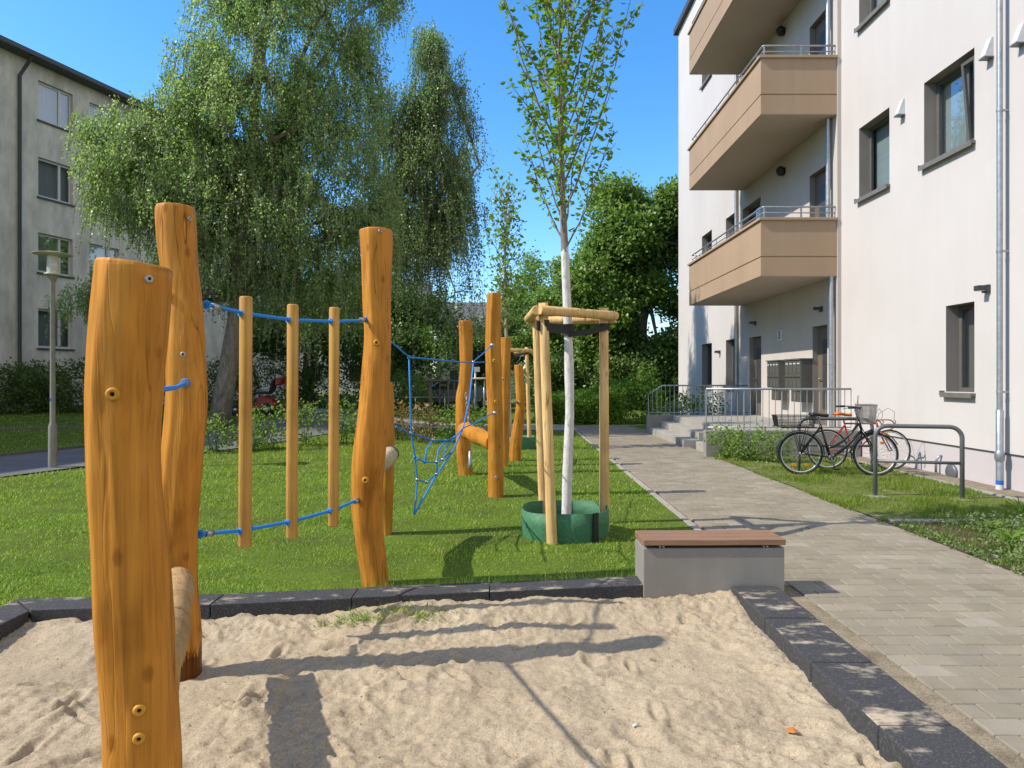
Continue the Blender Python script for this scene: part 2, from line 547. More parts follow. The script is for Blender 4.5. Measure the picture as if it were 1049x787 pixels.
M['leaf_birch'] = leafmat('leaf_birch', [(0.154, 0.246, 0.101), (0.231, 0.347, 0.132), (0.298, 0.426, 0.164), (0.424, 0.56, 0.301)], .5, .38)
M['leaf_birch2'] = leafmat('leaf_birch2', [(0.123, 0.209, 0.093), (0.189, 0.303, 0.13), (0.265, 0.385, 0.185)], .5, .38)
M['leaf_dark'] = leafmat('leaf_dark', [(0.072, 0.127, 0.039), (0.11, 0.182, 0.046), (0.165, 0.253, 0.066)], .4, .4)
M['leaf_mid'] = leafmat('leaf_mid', [(0.11, 0.193, 0.046), (0.176, 0.281, 0.061), (0.242, 0.363, 0.083)], .45, .4)
M['leaf_young'] = leafmat('leaf_young', [(0.116, 0.21, 0.021), (0.168, 0.294, 0.027), (0.231, 0.367, 0.042)], .5)
M['leaf_bright'] = leafmat('leaf_bright', [(.10, .20, .022), (.15, .27, .03), (.20, .33, .045)], .45)
M['leaf_shrub'] = leafmat('leaf_shrub', [(.10, .19, .03), (.16, .26, .045), (.23, .33, .07)], .45)
M['leaf_red'] = leafmat('leaf_red', [(.14, .17, .05), (.26, .19, .09), (.34, .17, .09)], .4)
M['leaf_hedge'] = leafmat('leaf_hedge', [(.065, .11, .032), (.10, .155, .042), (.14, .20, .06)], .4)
M['grass'] = leafmat('grass', [(.09, .18, .022), (.17, .30, .03), (.25, .40, .042), (.42, .50, .15)], .45, .5, 2.3)
M['grass_verge'] = leafmat('grass_verge', [(.11, .18, .02), (.16, .24, .028), (.25, .30, .05)], .4)
M['weed'] = leafmat('weed', [(.07, .13, .026), (.11, .19, .036), (.16, .23, .065), (.30, .34, .2)], .4)


# ------------------------------------------------------------------ noise for meshes
def vnoise2(x, y, seed=0):
    """smooth value noise, numpy"""
    r = np.random.default_rng(seed); T = r.random((256, 256))
    xi = np.floor(x).astype(int); yi = np.floor(y).astype(int)
    fx = x - xi; fy = y - yi
    fx = fx * fx * (3 - 2 * fx); fy = fy * fy * (3 - 2 * fy)
    a = T[xi % 256, yi % 256]; b = T[(xi + 1) % 256, yi % 256]; c = T[xi % 256, (yi + 1) % 256]; d = T[(xi + 1) % 256, (yi + 1) % 256]
    return (a * (1 - fx) + b * fx) * (1 - fy) + (c * (1 - fx) + d * fx) * fy - .5


def grid_mesh(xs, Y, Z):
    """xs (n,), Y,Z (m,n)"""
    m, n = Z.shape
    V = np.stack([np.broadcast_to(xs, (m, n)), Y, Z], -1).reshape(-1, 3)
    i = np.arange(m - 1)[:, None] * n + np.arange(n - 1)[None, :]
    Fq = np.stack([i, i + 1, i + n + 1, i + n], -1).reshape(-1, 4)
    return V, Fq


def S(t):
    t = np.clip(t, 0, 1); return t * t * (3 - 2 * t)


def ground_z(x, y):
    return .38 * S((np.asarray(y, float) - 14) / 9) * S((-np.asarray(x, float) - 2) / 4)


def gz(x, y): return float(ground_z(x, y))


# ------------------------------------------------------------------ SETTING: ground
KF = [(-2.96, 4.20), (-1.9, 4.30), (-1.04, 4.43), (-.15, 4.56), (.94, 4.72)]   # inner (front) line of the left kerb


def kf(x):
    return np.interp(x, [p[0] for p in KF], [p[1] for p in KF])


# one big sheet to the horizon
V = np.array([(-600, -200, -.22), (600, -200, -.22), (600, 900, -.22), (-600, 900, -.22)])
g = link_mesh('ground', fast_mesh('ground', V, [0, 1, 2, 3], [4]), M['far_ground'])
tag(g, kind='structure')

# lawn: front strip behind the kerb and everything left of the sandpit
parts_v, parts_f, off = [], [], 0
for (x0, x1, nx, mode) in ((-3.12, 1.8, 60, 'pit'), (-45, -3.12, 90, 'left')):
    xs = np.linspace(x0, x1, nx) if mode == 'pit' else -3.12 - (np.linspace(1, 0, nx) ** 1.6) * 42
    t = np.linspace(0, 1, 110)
    ys = np.array([(kf(x) + .16) if mode == 'pit' else -4.0 for x in xs])
    Y = ys[None, :] + (t ** 1.7)[:, None] * (70 - ys)[None, :]
    X = np.broadcast_to(xs, Y.shape)
    Z = ground_z(X, Y) + .012 * vnoise2(X * 2.1, Y * 2.1, 3)
    v, f = grid_mesh(xs, Y, Z)
    parts_v.append(v); parts_f.append(f + off); off += len(v)
Fq = np.concatenate(parts_f)
lawn = link_mesh('lawn', fast_mesh('lawn', np.concatenate(parts_v), Fq.ravel(), np.full(len(Fq), 4), True), M['lawn'])
tag(lawn, kind='structure')

# sand
xs = np.arange(-3.0, 1.56, .0125); ysl = np.arange(.3, 4.78, .0125)
X, Yg = np.meshgrid(xs, ysl)
Z = -.055 + .045 * vnoise2(X * 1.6 + 3, Yg * 1.6, 11) + .030 * vnoise2(X * 4.2, Yg * 4.2, 12) + .016 * vnoise2(X * 9.3, Yg * 9.3, 13) + (.35 + 1.5 * S(vnoise2(X * 1.9 + 7, Yg * 1.9, 18) + .5)) * (.014 * np.abs(vnoise2(X * 9, Yg * 9, 14)) + .009 * vnoise2(X * 21, Yg * 21, 17) + .022 * np.minimum(0, vnoise2(X * 29, Yg * 29, 15) + .2) + .011 * vnoise2(X * 55, Yg * 55, 16))
r2 = np.random.default_rng(5)
for _ in range(170):   # footprints and scuffed hollows with a raised rim
    cx, cy = r2.uniform(-2.9, 1.5), r2.uniform(.4, 4.5)
    a = r2.uniform(0, math.pi); l, w = r2.uniform(.04, .13), r2.uniform(.022, .05); dp = r2.uniform(.012, .034)
    u = ((X - cx) * math.cos(a) + (Yg - cy) * math.sin(a)) / l; vv = (-(X - cx) * math.sin(a) + (Yg - cy) * math.cos(a)) / w
    d = np.sqrt(u * u + vv * vv)
    Z += np.where(d < 2.2, -dp * np.exp(-d * d * 1.6) + dp * .6 * np.exp(-((d - 1.35) ** 2) * 5), 0)
Z += .062 * S((Yg - kf(X) + .6) / .6)      # sand banked against the kerb
Z += .03 * S((X - 1.2) / .3)
Z = np.minimum(Z, .045)
SZ = (xs.copy(), ysl.copy(), Z.copy())
edge = Yg > kf(X) + .06
v, f = grid_mesh(xs, Yg, Z)
f = f[~edge.reshape(-1)[f].all(1)]
sand = link_mesh('sand', fast_mesh('sand', v, f.ravel(), np.full(len(f), 4), True), M['sand'])
tag(sand, kind='structure')


def kerb_blocks(name, fr, bk, L, z0, z1, close=.0035):
    """blocks between two polylines fr (inner) and bk (outer)"""
    mb = MB()
    for i in range(len(fr) - 1):
        a0, a1 = Vector(fr[i]), Vector(fr[i + 1]); b0, b1 = Vector(bk[i]), Vector(bk[i + 1])
        n = max(1, round((a1 - a0).length / L))
        for k in range(n):
            e = close / max((a1 - a0).length, .1)
            t0, t1 = k / n + e, (k + 1) / n - e
            q = [a0.lerp(a1, t0), a0.lerp(a1, t1), b0.lerp(b1, t1), b0.lerp(b1, t0)]
            dz = random.uniform(-.003, .003)
            vs = [(p.x, p.y, z0) for p in q] + [(p.x, p.y, z1 + dz) for p in q]
            mb.add(vs, [(3, 2, 1, 0), (4, 5, 6, 7), (0, 1, 5, 4), (1, 2, 6, 5), (2, 3, 7, 6), (3, 0, 4, 7)])
    return mb


KB = [(x - .03 * (i == 0) - .22 * (i == 0), y + .22) for i, (x, y) in enumerate(KF)]
k = kerb_blocks('kerb', KF, KB, .88, -.35, .08).build('kerb', M['kerb'], bevel=.005)
tag(k, kind='structure')
k = kerb_blocks('kerb', [(-2.96, .1), (-2.96, 4.19)], [(-3.2, .1), (-3.2, 4.40)], .82, -.35, .08).build('kerb', M['kerb'], bevel=.008)
tag(k, kind='structure')
k = kerb_blocks('kerb', [(1.50, -.34), (1.50, 4.69)], [(1.815, -.34), (1.815, 4.69)], .63, -.35, .08).build('kerb', M['kerb'], bevel=.01)
tag(k, kind='structure')
# narrow edging along the lawn and path
mb = MB(); y = 5.06
while y < 19.4:
    mb.box((1.80, y + .004, -.2), (1.868, y + .99, .012)); y += 1.0
mb.build('path_edging', M['pale_concrete'], bevel=.004)['kind'] = 'structure'

# path of pavers on a joint bed
mb = MB(); mb.add([(1.82, -3, -.014), (3.93, -3, -.014), (3.93, 22.2, -.014), (1.82, 22.2, -.014)], [(0, 1, 2, 3)])
mb.build('path_bed', M['joint'])['kind'] = 'structure'
mb = MB()
row = 0; y = -3.0
while y < 22.0:
    xs0 = 2.03 if y < 4.9 else 1.92
    x = xs0 - (.105 if row % 2 else 0) 
    while x < 3.86:
        a, b = max(x, xs0), min(x + .21, 3.9)
        if b - a > .05:
            zz = random.uniform(-.0022, .0022); g_ = .003; c = .005
            x0, x1, y0, y1 = a + g_, b - g_, y + g_, y + .14 - g_
            t0, t1, t2, t3 = [zz + random.uniform(-.0015, .0015) for _ in range(4)]
            vs = [(x0, y0, -.03), (x1, y0, -.03), (x1, y1, -.03), (x0, y1, -.03),
                  (x0, y0, -.005), (x1, y0, -.005), (x1, y1, -.005), (x0, y1, -.005),
                  (x0 + c, y0 + c, t0), (x1 - c, y0 + c, t1), (x1 - c, y1 - c, t2), (x0 + c, y1 - c, t3)]
            fs = [(8, 9, 10, 11)]
            for lv in (0, 4):
                for i in range(4):
                    j = (i + 1) % 4
                    fs.append((lv + i, lv + j, lv + j + 4, lv + i + 4))
            mb.add(vs, fs)
        x += .21
    y += .14; row += 1
mb.build('path', M['paver'])['kind'] = 'structure'
# cross path at the far end, turning left
mb = MB()
for i in range(14):
    xa, xb = 1.9 - i * .9, 1.9 - (i + 1) * .9
    ya, yb = 19.6 + .0 * i + .03 * i * i, 19.6 + .03 * (i + 1) ** 2
    wa, wb = 2.4, 2.4
    z_ = [gz(xa, ya), gz(xb, yb), gz(xb, yb + wb), gz(xa, ya + wa)]
    mb.add([(xa, ya, z_[0] + .02), (xb, yb, z_[1] + .02), (xb, yb + wb, z_[2] + .02), (xa, ya + wa, z_[3] + .02)], [(0, 3, 2, 1)])
mb.build('cross_path', M['pale_concrete'])['kind'] = 'structure'

# asphalt path on the left
near = [(-26, 5.0), (-11, 8.8), (-7.7, 10.3), (-7.2, 11.6), (-5.97, 14.2), (-4.6, 17.5), (-3.2, 20.6)]
far = [(-28, 8.0), (-13, 11.2), (-9.7, 13.0), (-9.1, 14.8), (-8.0, 18.2), (-6.6, 20.6), (-5.2, 22.6)]
mb = MB()
for i in range(len(near) - 1):
    for k_ in range(6):
        for j_ in range(4):
            def q(a, s):
                t = a / 6
                n_ = np.array(near[i]) * (1 - t) + np.array(near[i + 1]) * t
                f_ = np.array(far[i]) * (1 - t) + np.array(far[i + 1]) * t
                p = n_ * (1 - s) + f_ * s
                return (p[0], p[1], gz(p[0], p[1]) + .022)
            mb.add([q(k_, j_ / 4), q(k_ + 1, j_ / 4), q(k_ + 1, (j_ + 1) / 4), q(k_, (j_ + 1) / 4)], [(0, 1, 2, 3)])
mb.build('asphalt_path', M['asphalt'])['kind'] = 'structure'
# low kerb behind the asphalt path, and the second one nearer the hedge
for pts, zz in ((far, .07), ([(-27, 15.5), (-14, 17.2), (-11.5, 18.4), (-9.4, 21.5)], .06)):
    fr = [(x, y) for x, y in pts]; bk = [(x - .04, y + .11) for x, y in pts]
    mb = MB()
    for i in range(len(fr) - 1):
        n = 8
        for k_ in range(n):
            def L(a, b, t): return (a[0] + (b[0] - a[0]) * t, a[1] + (b[1] - a[1]) * t)
            q = [L(fr[i], fr[i + 1], k_ / n), L(fr[i], fr[i + 1], (k_ + 1) / n), L(bk[i], bk[i + 1], (k_ + 1) / n), L(bk[i], bk[i + 1], k_ / n)]
            zs = [gz(*p) for p in q]
            mb.add([(p[0], p[1], z - .1) for p, z in zip(q, zs)] + [(p[0], p[1], z + zz) for p, z in zip(q, zs)],
                   [(4, 5, 6, 7), (0, 1, 5, 4), (2, 3, 7, 6)])
    mb.build('kerb', M['old_kerb'])['kind'] = 'structure'

# right verge, planting bed, gravel strip
mb = MB()
xs = np.linspace(3.893, 6.16, 24); ysv = np.linspace(7.2, 13.1, 50)
X, Yg = np.meshgrid(xs, ysv); Z = .008 + .012 * vnoise2(X * 2, Yg * 2, 21)
v, f = grid_mesh(xs, Yg, Z)
vg = link_mesh('verge', fast_mesh('verge', v, f.ravel(), np.full(len(f), 4), True), M['verge']); tag(vg, kind='structure')
ysv = np.linspace(-3, 7.1, 60); X, Yg = np.meshgrid(xs, ysv); Z = .004 + (.05 * vnoise2(X * 2.5, Yg * 2.5, 22) + .02 * vnoise2(X * 8, Yg * 8, 23)) * S((X - 3.9) / .3)
v, f = grid_mesh(xs, Yg, Z)
vg = link_mesh('planting_bed', fast_mesh('planting_bed', v, f.ravel(), np.full(len(f), 4), True), M['soil']); tag(vg, kind='structure')
mb = MB(); x = 3.95
while x < 6.1:
    mb.box((x, 7.1, -.1), (x + .24, 7.2, .022 + random.uniform(-.006, .006))); x += .25
mb.build('verge_edging', M['pale_concrete'], bevel=.006)['kind'] = 'structure'
mb = MB(); mb.box((6.16, -3, -.15), (6.22, 13.1, .03)); mb.build('strip_edging', M['pale_concrete'])['kind'] = 'structure'
mb = MB(); mb.add([(6.22, -3, .006), (6.75, -3, .006), (6.75, 28, .006), (6.22, 28, .006)], [(0, 1, 2, 3)])
mb.build('gravel', M['gravel'])['kind'] = 'structure'
mb = MB(); mb.add([(3.7, 18.95, .0), (6.7, 18.95, .0), (6.7, 60, .0), (-1, 60, .0), (-1, 24.5, 0), (1.9, 22.0, 0), (3.7, 22.0, 0)], [(0, 1, 2, 3, 4, 5, 6)])
mb.build('back_lawn', M['lawn'])['kind'] = 'structure'


# ------------------------------------------------------------------ grass blades
def blades(name, pts, hgt, wid, mat, lean=.5, parent=None):
    n = len(pts)
    a = rng.uniform(0, 2 * math.pi, n)
    d = np.stack([np.cos(a), np.sin(a), np.zeros(n)], 1)
    b = a + math.pi / 2 + rng.normal(0, .35, n); ln = rng.uniform(0.25, 1.35, n) * lean
    tip = np.stack([np.cos(b) * ln, np.sin(b) * ln, np.ones(n)], 1) * hgt[:, None]
    V = np.empty((n, 3, 3), np.float32)
    V[:, 0] = pts - d * wid[:, None] * .5; V[:, 1] = pts + d * wid[:, None] * .5; V[:, 2] = pts + tip
    return link_mesh(name, fast_mesh(name, V.reshape(-1, 3), np.arange(3 * n), np.full(n, 3)), mat, parent)


def in_poly(x, y, poly):
    c = np.zeros(len(x), bool); n = len(poly)
    for i in range(n):
        x0, y0 = poly[i]; x1, y1 = poly[(i + 1) % n]
        cond = ((y0 > y) != (y1 > y))
        with np.errstate(divide='ignore', invalid='ignore'):
            xi = (x1 - x0) * (y - y0) / (y1 - y0) + x0
        c ^= cond & (x < xi)
    return c


asph = near + far[::-1]
n = 330000
u = rng.random(n)
yy = 1 / (1 / 3.6 + u * (1 / 26 - 1 / 3.6))          # density ~ 1/y^2
xx = rng.uniform(-1.0, .62, n) * yy
ok = (xx < 1.79) & ~in_poly(xx, yy, asph)
ok &= np.where(xx < -3.2, True, yy > kf(xx) + .215)
# worn bare spots round the ring and along the sapling
bare = (np.hypot(xx - .02, (yy - 6.35)) < .16) | (np.hypot(xx - .3, yy - 5.5) < .12) | (np.hypot(xx - .51, yy - 6.6) < .41)
ok &= ~(bare & (rng.random(n) < .75))
dens = vnoise2(xx * 1.7, yy * 1.7, 31) + .5 * vnoise2(xx * 5, yy * 5, 32)
ok &= (dens + .75 > rng.random(n) * .95)
xx, yy = xx[ok], yy[ok]
pts = np.stack([xx, yy, ground_z(xx, yy) - .004], 1)
hg = (.017 + .022 * rng.random(len(xx)) ** 2) * (1 + .35 * (dens[ok])) * np.clip(yy / 7, .8, 1.6)
gr = blades('grass', pts, hg, .0011 * yy * rng.uniform(.7, 1.4, len(xx)) + .0012, M['grass'], .9)
tag(gr, 'short mown green grass blades covering the lawn', 'grass', kind='stuff')
# grass hanging over the back of the kerb
n = 3000
xk = rng.uniform(-3.1, .9, n); yk = kf(xk) + .215 + np.abs(rng.normal(0, .02, n))
e = blades('edge_grass', np.stack([xk, yk, np.full(n, .0)], 1), rng.uniform(.05, .125, n), rng.uniform(.004, .008, n), M['grass'], .5)
tag(e, 'longer grass blades growing along the back of the dark kerb', 'grass', kind='stuff')
# verge grass
n = 60000
u = rng.random(n); yy = 1 / (1 / 7.1 + u * (1 / 13.1 - 1 / 7.1)); xx = rng.uniform(3.84, 6.17, n)
dens = vnoise2(xx * 1.6, yy * 1.6, 41) + .6 * vnoise2(xx * 5, yy * 5, 42)
stonegap = (np.mod(xx, .25) < .03) | (np.mod(yy, .22) < .03)
ok = (dens + .5 > rng.random(n) * .95) & ~((yy < 9.0) & stonegap & (rng.random(n) < .85))
xx, yy = xx[ok], yy[ok]; d2 = dens[ok]
vgr = blades('verge_grass', np.stack([xx, yy, np.zeros(len(xx)) - .005], 1), (.02 + .05 * rng.random(len(xx)) ** 2) * (1 + d2), .0011 * yy * rng.uniform(.7, 1.3, len(xx)), M['grass_verge'], .8)
tag(vgr, 'patchy grass between pavers under the bicycles and stands', 'grass', kind='stuff')
# sprouting weeds in the sand near the kerb
n = 520
cx = rng.normal(0, 1, n)
xk = np.where(rng.random(n) < .7, rng.normal(-.92, .16, n), rng.normal(-.55, .10, n)); yk = 4.28 + rng.normal(0, .06, n) + .12 * (xk + .9)
w = blades('sand_weeds', np.stack([xk, yk, np.array([SZ[2][np.argmin(abs(SZ[1] - b_)), np.argmin(abs(SZ[0] - a_))] for a_, b_ in zip(xk, yk)]) - .004], 1), rng.uniform(.02, .045, n), rng.uniform(.005, .01, n), M['grass'], 1.6)
tag(w, 'sparse green weeds sprouting in the sand by the kerb', 'weeds', kind='stuff')


# ------------------------------------------------------------------ foliage helpers
def unit(v): return v / np.maximum(np.linalg.norm(v, axis=1, keepdims=True), 1e-9)


def leaf_quads(C, size, T=None, aspect=.6, rnd=1.0, fold=False):
    n = len(C)
    if T is None: T = unit(rng.normal(size=(n, 3)))
    else: T = unit(T + rng.normal(size=(n, 3)) * rnd)
    # leaves turn their faces to the light
    B = unit(np.cross(T, unit(rng.normal(size=(n, 3)) + np.array([-1.0, -.55, .9]) * 1.15)))
    L = (size * rng.uniform(.7, 1.3, n))[:, None]; W = L * aspect
    if fold:
        Nn = np.cross(T, B)
        V = np.empty((n, 6, 3), np.float32)
        V[:, 0] = C - T * L * .5; V[:, 1] = C - T * L * .08 + B * W * .5 + Nn * W * .16; V[:, 2] = C + T * L * .22 + B * W * .36 + Nn * W * .12
        V[:, 3] = C + T * L * .5 - Nn * L * .08; V[:, 4] = C + T * L * .22 - B * W * .36 + Nn * W * .12; V[:, 5] = C - T * L * .08 - B * W * .5 + Nn * W * .16
        base = np.arange(n)[:, None] * 6
        Fq = np.concatenate([base + np.array([[0, 1, 2, 3]]), base + np.array([[0, 3, 4, 5]])], 1).reshape(-1)
        return V.reshape(-1, 3), Fq, np.full(2 * n, 4)
    V = np.empty((n, 4, 3), np.float32)
    V[:, 0] = C - T * L * .5; V[:, 1] = C + B * W * .5 - T * L * .08; V[:, 2] = C + T * L * .5; V[:, 3] = C - B * W * .5 - T * L * .08
    return V.reshape(-1, 3), np.arange(4 * n), np.full(n, 4)


def sample_blobs(blobs, n, shell=.55):
    w = np.array([b[3] * b[4] * b[5] for b in blobs]) ** .72; w /= w.sum()
    idx = rng.choice(len(blobs), n, p=w)
    B = np.array([b[:6] for b in blobs])[idx]
    d = unit(rng.normal(size=(n, 3)))
    r = rng.random(n) ** (1 / 3)
    r = shell + (1 - shell) * r ** 1.0 if shell else r
    return B[:, :3] + d * r[:, None] * B[:, 3:6], d, idx


def pxblob(px, py, rx, ry, D, dd=0, k=.85):
    """blob of a crown seen at (px,py): real centre and radii"""
    s = D / F
    return ((px - CX) * s, D + dd, H + (HY - py) * s, rx * s, .5 * (rx + ry) * s * k, ry * s)


def wobble(p0, p1, n=6, amp=.1):
    p0, p1 = np.array(p0, float), np.array(p1, float)
    L = np.linalg.norm(p1 - p0); out = []
    o = np.zeros(3)
    for i in range(n):
        t = i / (n - 1)
        if 0 < i < n - 1: o = o * .5 + rng.normal(size=3) * amp * L * .35
        else: o = o * 0
        out.append(p0 * (1 - t) + p1 * t + o)
    return out


def broad_tree(name, label, cat, base, trunk_r, top, blobs, nclump, per, leaf, mat, bark, group=None, clump=.35, limbs=10, shell=.5):
    t = thing(name, label, cat, base, 0, group)
    mb = MB()
    b = np.array(base)
    path = wobble(b - np.array([0, 0, .25]), top, 7, .05)
    mb.tube(path, list(np.linspace(trunk_r * 1.25, trunk_r * .35, 7)), 10)
    for i in range(limbs):
        bl = blobs[i % len(blobs)]
        s = path[min(5, 2 + int(rng.integers(0, 4)))]
        e = np.array(bl[:3]) + rng.normal(size=3) * np.array(bl[3:6]) * .4
        mb.tube(wobble(s, e, 6, .12), list(np.linspace(trunk_r * .4, .015, 6)), 6, False)
    mb.build('trunk', M[bark], t)
    lobes = []
    for bl in blobs:
        for _ in range(11):
            dd_ = rng.normal(size=3); dd_ /= np.linalg.norm(dd_)
            q_ = np.array(bl[:3]) + dd_ * np.array(bl[3:6]) * rng.uniform(.5, .92); f_ = rng.uniform(.24, .42)
            lobes.append((*q_, bl[3] * f_ * 1.1, bl[4] * f_ * 1.1, bl[5] * f_ * .85))
    C, d, _ = sample_blobs(lobes, nclump, shell)
    rad = rng.uniform(.5, 1.2, nclump) * clump
    Cl = np.repeat(C, per, 0) + rng.normal(size=(nclump * per, 3)) * np.repeat(rad, per)[:, None] * np.array([.6, .6, .42])
    V, Fq, lt = leaf_quads(Cl, np.full(len(Cl), leaf), None, .7)
    V -= np.array(base, np.float32)
    link_mesh('crown', fast_mesh('crown', V, Fq, lt), M[mat], t)
    return t


def weeping_birch(label, base, trunk_pts, trunk_r, blobs, nstrand, leaf, mat, smin=.5, smax=1.7, per=22, group=None, limbs=16, frac=.7):
    orig = []
    t = thing('birch_tree', label, 'tree', base, 0, group)
    mb = MB()
    mb.tube([Vector(p) for p in trunk_pts], list(np.linspace(trunk_r * 1.2, trunk_r * .3, len(trunk_pts))), 12)
    for i in range(limbs):
        bl = blobs[i % len(blobs)]
        s = np.array(trunk_pts[int(rng.integers(2, len(trunk_pts)))])
        e = np.array(bl[:3]) + rng.normal(size=3) * np.array(bl[3:6]) * .35 + np.array([0, 0, bl[5] * .3])
        pts = wobble(s, e, 7, .13)
        mb.tube(pts, list(np.linspace(trunk_r * .42, .02, 7)), 7, False)
        for k_ in range(6):
            s2 = pts[int(rng.integers(2, 7))]; e2 = s2 + rng.normal(size=3) * np.array(bl[3:6]) * .42 + np.array([0, 0, .25])
            q2 = wobble(s2, e2, 6, .12)
            mb.tube(q2, list(np.linspace(trunk_r * .15, .008, 6)), 5, False)
            orig += [a_ * (1 - u_) + b_ * u_ for a_, b_ in zip(q2[1:-1], q2[2:]) for u_ in (0, .25, .5, .75)]
    mb.build('trunk', M['birch_bark'], t)
    C, d, idx = sample_blobs(blobs, nstrand, .35)
    nb_ = int(nstrand * frac)
    O_ = np.array(orig)[rng.integers(0, len(orig), nb_)]
    C[:nb_] = O_ + rng.normal(size=(nb_, 3)) * np.array([.2, .2, .13])
    ctr = np.array(blobs)[idx[:nb_], :3]
    ln = np.where(rng.random(nstrand) < .17, rng.uniform(.6, 1.0, nstrand) * smax, rng.uniform(smin, .55 * smax, nstrand))
    out = d.copy(); out[:, 2] *= .2
    s = np.linspace(0, 1, per)
    Pt = C[:, None, :] + out[:, None, :] * (np.sqrt(s)[None, :, None] * .30) * ln[:, None, None]
    Pt[:, :, 2] -= (s ** 1.35)[None, :] * ln[:, None] - .18
    T = np.zeros_like(Pt); T[:, :, 2] = -1.0; T += out[:, None, :] * .3
    Cl = Pt.reshape(-1, 3) + rng.normal(size=(nstrand * per, 3)) * .06 * np.repeat(1.25 - .75 * (ln > .6 * smax), per)[:, None]
    V, Fq, lt = leaf_quads(Cl, np.full(len(Cl), leaf), T.reshape(-1, 3), .72, .75)
    # thin hanging twigs: one narrow strip each
    nt_ = nstrand
    A = Pt[:nt_, 0]; B_ = Pt[:nt_, -1]; mid = Pt[:nt_, per // 2]
    w_ = np.array([.0055, .004, 0])
    TV = np.stack([A - w_, A + w_, mid + w_, mid - w_, B_ + w_ * .5, B_ - w_ * .5], 1).reshape(-1, 3)
    tb = np.arange(nt_)[:, None] * 6
    TF = np.concatenate([tb + np.array([[0, 1, 2, 3]]), tb + np.array([[3, 2, 4, 5]])], 1).reshape(-1)
    link_mesh('crown', fast_mesh('crown', V - np.array(base, np.float32), Fq, lt), M[mat], t)
    link_mesh('hanging_twigs', fast_mesh('hanging_twigs', TV - np.array(base), TF, np.full(2 * nt_, 4)), M['birch_bark'], t)
    return t


